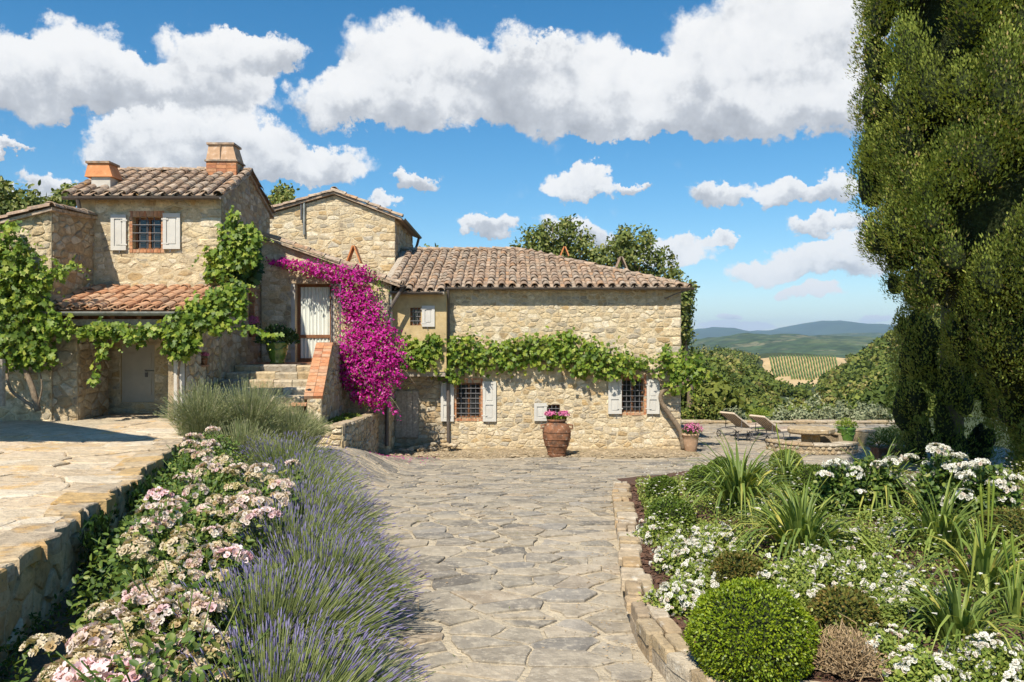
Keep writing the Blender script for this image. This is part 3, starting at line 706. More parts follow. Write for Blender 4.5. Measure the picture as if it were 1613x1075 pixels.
# ------------------------------------------------------------------ main house, with the small bay at its left end
YA = 21.0; xa0, xa1 = XW(704, YA), XW(1072, YA); za = ZW(457, YA); zg = -.15
house = thing('farmhouse', ((xa0 + xa1) / 2, YA, 0), 'long sunlit stone house with hipped tile roof and a grapevine across its front', 'house')
pA = Plane((xa0, YA, 0), (1, 0, 0))
def ua(px): return XW(px, YA) - xa0
def va(py): return ZW(py, YA)
w1 = (ua(719), va(659), ua(757), va(604)); w2 = (ua(980), va(650), ua(1014), va(598)); w3 = (ua(863), va(656), ua(882), va(638))
wall(house, 'front_wall', (xa0, YA, zg), (1, 0, 0), rect(xa1 - xa0, za - zg), [(a, b - zg, c, d - zg) for a, b, c, d in (w1, w2, w3)], thick=.45, hr=(.06, .17), wr=(.10, .33), seed=3, dep=(.002, .017))
wall(house, 'side_wall', (xa1, YA, zg), (0, 1, 0), [(0.0, 0), (8.5, 0), (8.5, za - zg), (0.0, za - zg)], thick=.4, hr=(.14, .28), wr=(.25, .6), seed=4, most=150)
wall(house, 'rear_wall', (xa1, YA + 8.5, zg), (-1, 0, 0), rect(xa1 - xa0, za - zg), thick=.4, stones=False)
# corner quoins run flush into the wall; windows
wa = window(house, pA, *w1, nv=4, nh=6, mat='wood', barn=.05); wb = window(house, pA, *w2, nv=4, nh=5, barn=.03); wc = window(house, pA, *w3, nv=2, nh=2, mull=False, surround=None)
shutter(house, pA, w1[2] + .06, va(664), ua(781) - w1[2] - .05, va(601) - va(664), .035)
shutter(house, pA, w1[0] - .06, va(664), .36, va(602) - va(664), .035, ang=-.25, hinge='R')
shutter(house, pA, w2[0] - .02, va(652), ua(979) - ua(958), va(597) - va(652), .035, hinge='R')
shutter(house, pA, w2[2] + .07, va(652), ua(1038) - ua(1018), va(598) - va(652), .035)
shutter(house, pA, w3[0] - .03, va(663), ua(861) - ua(841), va(635) - va(663), .035, hinge='R', panels=(1,))
def quoins(parent, x, y, z0_, z1_, seed, mat='stone'):
    """Larger squared stones up a right-hand corner."""
    zq = z0_; rgq = random.Random(seed); side_ = 0
    while zq < z1_ - .3:
        hq = rgq.uniform(.15, .28); wq = rgq.uniform(.36, .52) if side_ else rgq.uniform(.2, .3); side_ = 1 - side_
        pq = roundp([(0, .006), (wq, .006 + rgq.uniform(0, .01)), (wq + rgq.uniform(-.03, .03), hq - .006), (0, hq - .006)], .1)
        Vq, Fq = pillow(pq, .024, rgq, -.004); ob('quoin', [(x + .008 - u_, y - n_, zq + v_) for u_, v_, n_ in Vq], [f_[::-1] for f_ in Fq], mat, parent, rnd=rgq.choice((.2, .24, .3, .46, .56, .76, .36))); zq += hq
quoins(house, xa1, YA, zg, za, 2)
# bay: plastered upper room carried over a recess
YC = 20.6; xc0, xc1 = XW(613, YC), xa0 + .02; zc0, zc1 = ZW(586, YC), ZW(468, YC); pC = Plane((xc0, YC, 0), (1, 0, 0))
def uc(px): return XW(px, YC) - xc0
wd = (uc(646), ZW(513, YC), uc(663), ZW(485, YC))
wall(house, 'bay_wall', (xc0, YC, zc0), (1, 0, 0), rect(xc1 - xc0, zc1 - zc0 + .13), [(wd[0], wd[1] - zc0, wd[2], wd[3] - zc0)], thick=.4 + .0, mats=('stone', 'plaster'), stones=False)
window(house, pC, *wd, nv=2, nh=3, mull=False, surround=None, depth=.1)
shutter(house, pC, wd[2] + .03, ZW(515, YC), uc(686) - uc(666), ZW(482, YC) - ZW(515, YC), .01, panels=(1,))
G().box((xc0 + .02, YC + .02, zc0 - .12), (xc1 - .03, YC + .16, zc0 - .003)).build('lintel_beam', 'wood_old', house)
wall(house, 'recess_wall', (xc0, YA + .12, zg), (1, 0, 0), rect(xc1 - xc0 - .01, zc0 - zg + .3), thick=.3, hr=(.08, .17), wr=(.14, .36), mats=('stone_old_shade', 'mortar_old_shade'), seed=9)
dpan = G().box((XW(622, YA) , YA + .06, ZW(690, YA)), (XW(659, YA), YA + .105, ZW(616, YA))).build('blocked_door', 'wood_old', house)
for q in range(4): G().box((XW(622, YA) + .02 + q * .15, YA + .045, ZW(690, YA) + .02), (XW(622, YA) + .155 + q * .15, YA + .062, ZW(616, YA) - .02), rng.random()).build('plank', 'wood_old', dpan)
# roof
ov = .20; sl = math.tan(R(18.3)); ze = za + .05; ey = YA - ov; yr = YA + 4.27; zr = ze + (yr - ey) * sl
roof = slab(house, 'roof', [(xa0 - 1.75, ey, ze), (xa1 + ov, ey, ze), (xa1 + ov - (yr - ey), yr, zr), (xa0 - 1.75, yr, zr)], .07, 'wood_old')
slab(house, 'roof_slope', [(xa1 + ov, ey, ze), (xa1 + ov, YA + 8.7, ze), (xa1 + ov - (yr - ey), yr, zr)], .07, 'tile')
slab(house, 'roof_slope', [(xa1 + ov, YA + 8.74, ze), (xa0 - 1.75, YA + 8.74, ze), (xa0 - 1.75, yr, zr), (xa1 + ov - (yr - ey), yr, zr)], .07, 'tile')
Vs = Vector((0, 1, sl)).normalized(); Ls = (yr - ey) / math.cos(R(18.3)); Wd = xa1 + ov - xa0
roof_plane(roof, (xa0, ey - .05, ze - .01), (1, 0, 0), Vs, Wd, Ls + .05, sp=.285, row=.345, ok=lambda u, v: u < Wd + .05 - v * math.cos(R(18.3)), seed=2)
# the bay's share of the slope comes further forward and lower
fy = YC - .22; fz = ze - (ey - fy) * sl
broof = slab(house, 'roof_slope', [(xc0 - .12, fy, fz), (xa0 - .02, fy, fz), (xa0 - .02, ey + .3, ze + .3 * sl - .003), (xc0 - .12, ey + .3, ze + .3 * sl - .003)], .07, 'wood_old')
Lb = (yr - fy) / math.cos(R(18.3)); xw_ = xa0 - .16 - (xc0 - .05)
roof_plane(broof, (xc0 - .0, fy - .04, fz - .01), (1, 0, 0), Vs, xw_, Lb, sp=.285, row=.345, seed=5, ok=lambda u, v: u > -.5 + .0 * v)
tile_run(roof, (xa0 - 1.75, yr, zr + .02), (xa1 + ov - (yr - ey), yr, zr + .02), seed=3)
tile_run(roof, (xa1 + ov, ey, ze + .02), (xa1 + ov - (yr - ey), yr, zr + .02), seed=4)
G().tube([(xa0 - 1.75, yr, zr - .01), (xa1 + ov - (yr - ey), yr, zr - .01), (xa1 + ov - .05, ey + .05, ze + .0)], .085, 8).build('ridge_mortar', 'mortar_old_shade', roof)
gutter(house, (xa0 - .05, ey - .07, ze - .01), (xa1 + ov + .1, ey - .07, ze - .01), .055)
gutter(house, (xc0 - .0, fy - .07, fz - .01), (xa0 - .05, fy - .07, fz - .01), .055)
G().tube([(xa0 + .05, ey - .07, ze - .06), (xa0 + .04, ey - .03, ze - .25), (xa0 + .04, YA - .07, ze - .45), (xa0 + .04, YA - .07, .1)], .045, 10).build('downpipe', 'gutter', house)
G().tube([(xa1 + .18, ey - .07, ze - .06), (xa1 - .1, ey + .05, ze - .14), (xa1 - .42, YA - .03, ze - .28)], .014, 6).build('gutter_bracket', 'iron', house)
# roof vents: two tiles leaning together
def vent(parent, c, w, h, mat='chimney_clay'):
    c = Vector(c); v = bpy.data.objects.new('roof_vent', None); place(v, c, parent)
    for s in (-1, 1):
        d = Vector((-s * w / 2, 0, h)).normalized(); side = Vector((0, 1, 0)); nn = side.cross(d) if s > 0 else d.cross(side)
        a = c + Vector((s * w / 2, -.16, 0)); q = G(); T_ = .035
        V = [a, a + side * .34, a + side * .34 + d * math.hypot(w/2, h), a + d * math.hypot(w/2, h)]; o = Vector((s, 0, .3)).normalized() * T_
        q.add(V + [p + o for p in V], [[0,1,2,3],[7,6,5,4],[0,4,5,1],[1,5,6,2],[2,6,7,3],[3,7,4,0]]); q.build('leaning_tile', mat, v)
    return v
tv = W(890, 413, 23.2); vent(roof, (XW(889, 24.2), 24.2, ze + (24.2 - ey) * sl + .05), .22, .28)
vent(roof, (XW(978, 22.6), 22.6, ze + (22.6 - ey) * sl + .03), .30, .36, 'tile')

# ------------------------------------------------------------------ gabled house behind
YR = 24.0; xr0, xr1 = XW(400, YR), XW(622, YR); zb = 3.0
rear = thing('gabled_house', ((xr0 + xr1) / 2, YR, 0), 'taller stone house with a low gable, rising behind the entrance wing', 'house')
za_, zl, zr_ = ZW(308, YR), ZW(345, YR), ZW(344, YR); xap = XW(527, YR)
ol = [(0, 0), (xr1 - xr0, 0), (xr1 - xr0, zr_ - zb), (xap - xr0, za_ - zb), (0, zl - zb)]
wall(rear, 'gable_wall', (xr0, YR, zb), (1, 0, 0), ol, seed=21, hr=(.07, .19), wr=(.13, .40), dep=(.003, .018))
wall(rear, 'side_wall', (xr1, YR, zb), (0, 1, 0), rect(4.2, zr_ - zb), seed=22, mats=('stone_old_shade', 'mortar_old_shade'), hr=(.12, .26), wr=(.2, .5), most=120)
quoins(rear, xr1, YR, 4.3, zr_, 6)
rr = slab(rear, 'roof', [(xr1 + .22, YR - .12, zr_ + .0), (xr1 + .22, YR + 4.3, zr_ + .0), (xap, YR + 4.3, za_ + .1), (xap, YR - .12, za_ + .1)], .07, 'tile')
slab(rear, 'roof_slope', [(xap - .003, YR - .12, za_ + .1), (xap - .003, YR + 4.3, za_ + .1), (xr0 - .2, YR + 4.3, zl + .05), (xr0 - .2, YR - .12, zl + .05)], .07, 'tile')
tile_run(rr, (xr1 + .24, YR - .05, zr_ + .03), (xap, YR - .05, za_ + .12), seed=8, name='verge_tile')
tile_run(rr, (xr0 - .2, YR - .05, zl + .08), (xap, YR - .05, za_ + .12), seed=9, name='verge_tile')
tile_run(rr, (xap, YR - .1, za_ + .15), (xap, YR + 4.2, za_ + .15), seed=10)
gutter(rear, (xr1 + .27, YR - .15, zr_ - .02), (xr1 + .27, YR + 4.3, zr_ - .02), .06)
G().tube([(xr1 + .27, YR + 3.9, zr_ - .08), (xr1 + .2, YR + 3.9, zr_ - .35), (xr1 + .09, YR + 3.9, zr_ - .6), (xr1 + .09, YR + 3.9, 4.5)], .045, 8).build('downpipe', 'gutter', rear)
c = W(480, 352, YR); G().tube([(c.x, YR - .07, c.z + .62), (c.x, YR - .07, c.z - .35)], .035, 8).build('flue_pipe', 'zinc', rear)
G().tube([(c.x - .09, YR - .07, c.z + .64), (c.x - .09, YR - .07, c.z + .1)], .025, 8).build('flue_pipe', 'iron', rear)

# ------------------------------------------------------------------ entrance wing with the glazed door
YB = 20.2; xb0, xb1 = -6.36, XW(612, YB); zb0 = -.2; zl_ = 5.5; zrb = 4.36
wing = thing('entrance_wing', ((xb0 + xb1) / 2, YB, 0), 'stone entrance wing with curtained glass door, its roof slanting down to the right', 'house')
pB = Plane((xb0, YB, 0), (1, 0, 0))
def ub(px): return XW(px, YB) - xb0
ZL = ZW(574, YB - 1.6) if False else 2.35
dr = (ub(465), ZL + .01, ub(521), ZW(447, YB))
wall(wing, 'front_wall', (xb0, YB, zb0), (1, 0, 0), [(0, 0), (xb1 - xb0, 0), (xb1 - xb0, zrb - zb0), (0, zl_ - zb0)], [(dr[0], dr[1] - zb0, dr[2], dr[3] - zb0)], seed=31, mats=('stone', 'mortar'), hr=(.08, .2), wr=(.14, .4), dep=(.003, .015))
wall(wing, 'side_wall', (xb1, YB, zg), (0, 1, 0), rect(1.0, zrb - zg), seed=32, mats=('stone', 'mortar'), thick=.3)
rw = slab(wing, 'roof', [(xb1 + .3, YB - .14, zrb - .04), (xb1 + .3, YR - .02, zrb - .04), (xb0 + .05, YR - .02, zl_ + .06), (xb0 + .05, YB - .14, zl_ + .06)], .06, 'tile')
tile_run(rw, (xb1 + .32, YB - .06, zrb - .02), (xb0 + .1, YB - .06, zl_ + .08), seed=12, name='verge_tile')
tile_run(rw, (xb1 + .32, YB + .3, zrb - .02), (xb0 + .1, YB + .3, zl_ + .08), seed=13, name='cover_tile')
gutter(wing, (xb1 + .36, YB - .18, zrb - .04), (xb1 + .36, YA - .2, zrb - .04), .06)
tv = W(558, 408, 21.6); vent(rw, (tv.x, 21.6, tv.z - .12), .34, .46, 'chimney_clay')
# door: leaf with two glazed lights and curtains behind
Md = pB.mx(0, 0, 0); g = G(); d = -.20; u0, v0, u1, v1 = dr; f = .075
for a in ((u0, v0, u0 + f, v1), (u1 - f, v0, u1, v1), (u0 + f, v1 - f, u1 - f, v1), (u0 + f, v0, u1 - f, v0 + .10), (u0 + f, v0 + .62, u1 - f, v0 + .70)): g.box((a[0], a[1], d - .06), (a[2], a[3], d), 0, Md)
door = g.build('door', 'wood', wing)
for (z0, z1) in ((v0 + .10, v0 + .62), (v0 + .70, v1 - f)):
    cu = G(); n = 48; V = []
    for k in range(n + 1):
        u = u0 + f + (u1 - u0 - 2 * f) * k / n; dd = d - .035 + .016 * math.sin(k * 1.05) + .006 * math.sin(k * 2.7)
        V += [Md @ Vector((u, z0, dd)), Md @ Vector((u, z1, dd))]
    cu.add(V, [[2*k, 2*k+2, 2*k+3, 2*k+1] for k in range(n)]); cu.build('curtain', 'curtain', door)
G().box((u0 + f + .0, v0 + .98, d), (u0 + f + .02, v0 + 1.1, d + .03), 0, Md).build('handle', 'iron', door)
G().box((u0 - .16, v1 + .003, -.12), (u1 + .16, v1 + .13, .035), .3, Md).build('lintel', 'kerb', wing)
for s, a in ((0, u0 - .10), (1, u1 + .003)): G().box((a, v0, -.12), (a + .097, v1, .012), .2 + s * .5, Md).build('door_jamb', 'render_grey', wing)
# iron lattice leaf, folded open against the wall
lm = pB.mx(u1 + .03, v0, .03) @ Matrix.Rotation(-1.0, 4, 'Y'); gr = G()
for a in ((0, 0, .03, 1.95), (.62, 0, .65, 1.95), (.03, 0, .62, .03), (.03, 1.92, .62, 1.95)): gr.box((a[0], a[1], 0), (a[2], a[3], .025), 0, lm)
gate = gr.build('lattice_gate', 'iron', wing)
for k in range(11):
    for s in (1, -1):
        z0 = .05 + k * .175; p0 = Vector((.02, z0 if s > 0 else z0 + .3, .012)); p1 = Vector((.63, min(z0 + .6, 1.94) if s > 0 else max(z0 - .3, .02), .012))
        G().tube([lm @ p0, lm @ p1], .006, 5).build('bar', 'iron', gate)
shutter(wing, Plane((xb1, YB, 0), (0, 1, 0)), .10, ZW(526, YB), .42, 1.38, .02, panels=(.45, .52))
G().tube([(xb1 + .36, YB + .0, zrb - .1), (xb1 + .12, YB - .02, zrb - .5), (xb1 - .03, YB - .06, zrb - .8), (xb1 - .03, YB - .06, .25)], .045, 8).build('downpipe', 'gutter', wing)

# ------------------------------------------------------------------ tower house on the terrace
YT = 17.5; xt0, xt1 = -9.55, -6.40; zt0 = 1.25; zte = ZW(309, YT); yap, zap = 19.27, 6.92; yrr, zrr = 21.0, 6.22
tower = thing('tower_house', ((xt0 + xt1) / 2, YT, zt0), 'tall stone house with two chimneys and a barred window between white shutters', 'house')
pT = Plane((xt0, YT, 0), (1, 0, 0))
def ut(px): return XW(px, YT) - xt0
wt_ = (ut(209), ZW(393, YT), ut(254), ZW(342, YT)); hd = (ut(190), ZW(634, YT), ut(243), ZW(544, YT))
wall(tower, 'front_wall', (xt0, YT, zt0), (1, 0, 0), rect(xt1 - xt0, zte - zt0), [(wt_[0], wt_[1] - zt0, wt_[2], wt_[3] - zt0), (hd[0], hd[1] - zt0, hd[2], hd[3] - zt0)], seed=41, hr=(.07, .23), wr=(.12, .46), dep=(.002, .014), gap=(.01, .026))
nich = (YT, 0)
s1 = (19.3 - YT, ZW(531, 19.6) - zt0, 19.72 - YT, ZW(462, 19.6) - zt0)
wall(tower, 'side_wall', (xt1, YT, zt0), (0, 1, 0), [(0, 0), (yrr - YT, 0), (yrr - YT, zrr - zt0), (yap - YT, zap - zt0), (0, zte - zt0)], [s1], seed=42, mats=('stone_old_shade', 'mortar_old_shade'), hr=(.08, .2), wr=(.13, .38), dep=(.006, .022))
wall(tower, 'rear_wall', (xt1, yrr, zt0), (-1, 0, 0), rect(xt1 - xt0, zrr - zt0), seed=43, stones=False)
wall(tower, 'side_wall', (xt0, yrr, zt0), (0, -1, 0), [(0, 0), (yrr - YT, 0), (yrr - YT, zte - zt0), (yrr - yap, zap - zt0), (0, zrr - zt0)], seed=44, stones=False)
window(tower, pT, *wt_, nv=3, nh=3, surround='brick', depth=.14, barn=.02)
hh = ZW(337, YT) - ZW(393, YT)
shutter(tower, pT, wt_[0] - .12, ZW(395, YT), ut(202) - ut(178), hh, .03, hinge='R', panels=(1,)); shutter(tower, pT, wt_[2] + .06, ZW(393, YT), ut(283) - ut(256), hh, .03, panels=(1,))
Mh = pT.mx(0, 0, 0); g = G(); g.box((hd[0], hd[1], -.10), (hd[2], hd[3], -.06), 0, Mh); hdoor = g.build('door', 'paint_shade', tower)
w_ = hd[2] - hd[0]; h_ = hd[3] - hd[1]
for (a, b) in ((.13, .50), (.60, .86)): G().box((hd[0] + .09, hd[1] + h_ * a, -.06), (hd[2] - .09, hd[1] + h_ * b, -.045), 0, Mh).build('panel', 'paint_shade', hdoor)
G().tube([Mh @ Vector((hd[2] - .22, hd[1] + h_ * .55, -.03)), Mh @ Vector((hd[2] + .05, hd[1] + h_ * .55, -.03))], .011, 6).build('bolt', 'iron', hdoor)
G().box((hd[2] - .22, hd[1] + h_ * .44, -.05), (hd[2] - .16, hd[1] + h_ * .52, -.025), 0, Mh).build('padlock', 'iron', hdoor)
pS = Plane((xt1, YT, 0), (0, 1, 0)); ws = window(tower, pS, s1[0], s1[1] + zt0, s1[2], s1[3] + zt0, nv=0, nh=0, bars=False, mull=False, surround='brick', depth=.2)
quoins(tower, xt1, YT, 3.9, zte, 5)
# roof
Vt = Vector((0, yap - YT, zap - zte)).normalized(); ovt = .22; slt = (zap - zte) / (yap - YT); fy = YT - ovt; fz = zte - ovt * slt + .05; xl, xr = xt0 - .14, xt1 + .07
tr = slab(tower, 'roof', [(xl, fy, fz), (xr, fy, fz), (xr, yap, zap + .05), (xl, yap, zap + .05)], .07, 'wood_old')
slab(tower, 'roof_slope', [(xr, yap + .003, zap + .05), (xr, yrr + .2, zrr + .0), (xl, yrr + .2, zrr + .0), (xl, yap + .003, zap + .05)], .07, 'tile')
roof_plane(tr, (xl + .05, fy - .05, fz), (1, 0, 0), Vt, xr - xl - .1, math.hypot(yap - fy, zap + .05 - fz), sp=.30, row=.33, seed=6, wob=.06)
tile_run(tr, (xl, yap, zap + .10), (xr, yap, zap + .10), seed=14)
tile_run(tr, (xr - .04, fy, fz + .03), (xr - .04, yap, zap + .06), seed=15, name='verge_tile', lift=.0); tile_run(tr, (xr - .04, yrr + .2, zrr + .03), (xr - .04, yap, zap + .06), seed=16, name='verge_tile')
gutter(tower, (xl - .02, fy - .075, fz - .02), (xr + .02, fy - .075, fz - .02), .06)
G().tube([(xl + .3, fy - .07, fz - .07), (xl + .3, fy + .0, fz - .25), (xl + .3, YT - .06, fz - .42), (xl + .3, YT - .06, 4.2)], .045, 8).build('downpipe', 'gutter', tower)
# chimneys
def hood(parent, name, c, w, dpt, h, t0, mat, lids=True, lean=.12, cap='tile'):
    """A clay hood: slabs leaning in, under a flat tile lid."""
    c = Vector(c); hw, hd_ = w / 2, dpt / 2; g = G(); k = lean
    V = [(c.x-hw, c.y-hd_, c.z), (c.x+hw, c.y-hd_, c.z), (c.x+hw, c.y+hd_, c.z), (c.x-hw, c.y+hd_, c.z), (c.x-hw+k*.5, c.y-hd_+k*.4, c.z+h), (c.x+hw-k, c.y-hd_+k*.4, c.z+h), (c.x+hw-k, c.y+hd_-k*.4, c.z+h), (c.x-hw+k*.5, c.y+hd_-k*.4, c.z+h)]
    g.add(V, [[0,3,2,1],[4,5,6,7],[0,1,5,4],[1,2,6,5],[2,3,7,6],[3,0,4,7]]); o = g.build(name, mat, parent)
    G().box((c.x-hw+k*.5-.04, c.y-hd_+k*.4-.04, c.z+h+.002), (c.x+hw-k+.04, c.y+hd_-k*.4+.04, c.z+h+.05), rng.random()).build('lid', cap, o); return o
cr = Vector((XW(356, 19.2), 19.15, 6.75))
ch = bpy.data.objects.new('chimney', None); place(ch, cr, tower)
for rI in range(5):
    for k in range(3):
        for side in range(2):
            z = cr.z + rI * .082; o_ = (rI % 2) * .05; yy = cr.y - .27 if side == 0 else cr.y + .18
            G().box((cr.x - .36 + k * .24 + .004, yy, z + .004), (cr.x - .36 + (k+1) * .24 - .004, yy + .09, z + .078), rng.random()).build('brick', 'brick', ch)
G().box((cr.x - .34, cr.y - .25, cr.z - .3), (cr.x + .34, cr.y + .25, cr.z + .405)).build('chimney_core', 'mortar', ch)
G().box((cr.x - .39, cr.y - .30, cr.z + .412), (cr.x + .39, cr.y + .30, cr.z + .45), .4).build('ledge', 'tile', ch)
hd2 = hood(ch, 'hood', cr + Vector((0, 0, .452)), .72, .55, .36, .4, 'terracotta_pale', lean=.10)
G().box((cr.x - .03, cr.y - .28, cr.z + .46), (cr.x - .012, cr.y - .255, cr.z + .80)).build('joint', 'tile', hd2)
cl = Vector((XW(166, 17.95), 17.95, fz + .12)); ch2 = bpy.data.objects.new('chimney', None); place(ch2, cl, tower)
G().box((cl.x - .21, cl.y - .2, cl.z - .15), (cl.x + .21, cl.y + .22, cl.z + .40)).build('chimney_stack', 'render_grey', ch2)
hood(ch2, 'hood', cl + Vector((-.03, 0, .403)), .62, .5, .30, .4, 'chimney_clay', lean=.11)

# ------------------------------------------------------------------ lean-to porch in front of the tower
YS = 15.7; xs0, xs1 = -9.32, -6.16; zs0, zs1 = ZW(489, YS), 4.05
porch = thing('porch', ((xs0 + xs1) / 2, YS + .8, zt0), 'open lean-to porch with orange tile roof and zinc gutter below the barred window', 'porch')
so = math.atan2(zs1 - zs0, YT - YS); Vp = Vector((0, math.cos(so), math.sin(so)))
pr = slab(porch, 'roof', [(xs0, YS, zs0), (xs1, YS, zs0), (xs1, YT - .01, zs1), (xs0, YT - .01, zs1)], .08, 'wood')
roof_plane(pr, (xs0 + .12, YS - .04, zs0), (1, 0, 0), Vp, xs1 - xs0 - .24, math.hypot(YT - YS, zs1 - zs0) - .05, tm='tile_orange', sp=.275, row=.34, seed=7, wob=.05)
gutter(porch, (xs0 - .05, YS - .09, zs0 - .03), (xs1 + .05, YS - .09, zs0 - .03), .085, 'zinc')
for k in range(6):
    x = xs0 + .3 + k * .53; G().box((x, YS + .06, zs0 - .17), (x + .09, YT - .03, zs0 - .085), rng.random()).build('rafter', 'wood', porch)
G().box((xs0 + .1, YS + .1, zs0 - .30), (xs1 - .05, YS + .24, zs0 - .175), .3).build('beam', 'wood_old', porch)
post = G(); cp = W(271, 650, YS + .2); post.tube([(cp.x, YS + .2, 1.2), (cp.x + .01, YS + .2, 2.0), (cp.x, YS + .2, zs0 - .3)], [.085, .08, .08], 10); post.build('post', 'wood_old', porch)
wall(porch, 'side_wall', (-6.46, YS + .05, zt0), (0, 1, 0), [(0, 0), (1.74, 0), (1.74, zs1 - zt0 - .15), (0, zs0 - zt0 - .32)], [(.75, 1.15, 1.1, 1.42)], seed=51, mats=('stone', 'mortar_old_shade'), thick=.35, dep=(.01, .035), hr=(.10, .24), wr=(.14, .38))
G().box((-6.68, YS + .02, zt0), (-6.475, YS + .05, zs0 - .33)).build('wall_end', 'render_grey', porch)
for (z_, y_) in ((zt0 + 1.15, YS + .8),): G().box((-6.56, y_, z_ - .035), (-6.40, y_ + .35, z_ - .003), .5).build('niche_sill', 'brick', porch)
pier = wall(porch, 'pier', (-9.22, YS + .25, zt0), (1, 0, 0), rect(.52, zs0 - zt0 - .32), seed=52, mats=('stone_old_shade', 'mortar_old_shade'), thick=1.2, hr=(.12, .26), wr=(.18, .4))
wall(porch, 'pier_side', (-9.22 + .521, YS + .25, zt0), (0, 1, 0), rect(1.2, zs0 - zt0 - .32), seed=53, mats=('stone_old_shade', 'mortar_old_shade'), thick=.02)

# ------------------------------------------------------------------ wing at the far left, under the grapevine
YW = 15.9; xw1 = -9.2; xw0 = -13.5; zwf, zwb = ZW(333, YW), ZW(346, YT)
left = thing('vine_covered_wing', ((xw0 + xw1) / 2, YW, zt0), 'stone wing at the left edge, its sunlit front covered by a grapevine', 'house')
zwl = zwf - .26 * (xw1 - xw0)
wall(left, 'front_wall', (xw0, YW, zt0), (1, 0, 0), [(0, 0), (xw1 - xw0, 0), (xw1 - xw0, zwf - zt0), (0, zwl - zt0)], seed=61, hr=(.08, .2), wr=(.13, .4))
wall(left, 'side_wall', (xw1, YW, zt0), (0, 1, 0), [(0, 0), (YT - YW, 0), (YT - YW, zwb - zt0), (0, zwf - zt0)], seed=62, mats=('stone_old_shade', 'mortar_old_shade'), hr=(.08, .2), wr=(.13, .4))
lr = slab(left, 'roof', [(xw0, YW - .12, zwl + .06), (xw1 + .08, YW - .12, zwf + .06), (xw1 + .08, YT - .02, zwb + .06), (xw0, YT + 3.0, zwl + .10)], .06, 'tile')
tile_run(lr, (xw1 + .02, YW - .1, zwf + .08), (xw1 + .02, YT - .1, zwb + .08), seed=17, name='verge_tile', lift=0)
tile_run(lr, (xw0, YW - .05, zwl + .08), (xw1, YW - .05, zwf + .08), seed=18, name='verge_tile')
tile_run(lr, (xw1 - .3, YW + .1, zwf + .0), (xw1 - .3, YT - .1, zwb + .0), seed=19, name='cover_tile')
G().tube([W(2, 640, 15.2), W(2, 566, 15.2)], .07, 8).build('post', 'wood_old', None)
setp(bpy.data.objects['post.001'] if 'post.001' in bpy.data.objects else bpy.data.objects['post'], 'pale weathered wooden post at the left edge beside the vine trunk', 'post')
# ------------------------------------------------------------------ terrace, retaining wall
TB, TA = Vector((-2.90, 2.6, 0)), Vector((-5.24, 12.6, 0)); ZT = 1.33
def wallx(y): return TB.x + (TA.x - TB.x) * (y - TB.y) / (TA.y - TB.y)
def tz(x, y): return ZT - .03 + .035 * vnoise(x, y, 1.1, 2.) + .012 * vnoise(x, y, 4.)
outl = [(-14, 2.6), (-2.95, 2.6), (-5.29, 12.6), (-5.75, 14.6), (-6.5, 17.45), (-14, 17.45)]
def plate(poly, zt, zb_, rg, mat, parent, name='slab', inset=.96, h=0., rnd=None, lay=None, bev=.012):
    """A stone lying flat: poly in plan, top following zt(x, y)."""
    n = len(poly); c = cen(poly); V = [(a, b, float(zb_(a, b))) for a, b in poly]
    V += [(a, b, float(zt(a, b)) + h - bev) for a, b in poly]
    V += [(c[0] + (a-c[0]) * inset, c[1] + (b-c[1]) * inset, float(zt(a, b)) + h + rg.uniform(-.002, .004)) for a, b in poly]
    V.append((c[0], c[1], float(zt(*c)) + h + rg.uniform(-.002, .006))); Fc = []
    for i in range(n):
        j = (i + 1) % n; Fc += [[i, j, n+j, n+i], [n+i, n+j, 2*n+j, 2*n+i], [2*n+i, 2*n+j, 3*n]]
    if lay is not None: lay.add(V, Fc, rnd); return None
    return ob(name, V, Fc, mat, parent, rnd=rnd)
k = len(outl)
terr = G().add([(a, b, .1) for a, b in outl] + [(a, b, ZT - .07) for a, b in outl], [[k + i for i in range(k)], list(range(k))[::-1]] + [[i, (i+1) % k, k + (i+1) % k, k + i] for i in range(k)]).build('terrace', 'terrace')
setp(terr, kind='structure')
rg = random.Random(5); seeds = []
y = 2.7
while y < 17.4:
    h = .34 + .05 * y * .35; x = -13.9 + rg.random()
    while x < -2.6:
        w = rg.uniform(.55, 1.25); seeds.append((x + rg.uniform(-.12, .12), y + rg.uniform(-.14, .14))); x += w
    y += h
for c in voronoi(seeds, outl, 2.6, .6, 1.):
    if len(c) < 3 or area(c) < .02: continue
    q = []
    for i in range(len(c)):
        a, b = c[i], c[(i+1) % len(c)]; q.append(a)
        if math.dist(a, b) > .3: q.append(((a[0]+b[0]) / 2 + rg.uniform(-.03, .03), (a[1]+b[1]) / 2 + rg.uniform(-.025, .025)))
    p = tidy(insetp(q, rg.uniform(.004, .016)), 12)
    if len(p) >= 3: plate(p, tz, lambda a, b: ZT - .12, rg, 'terrace', terr, 'flagstone', .93, rg.uniform(-.014, .014), rg.random())

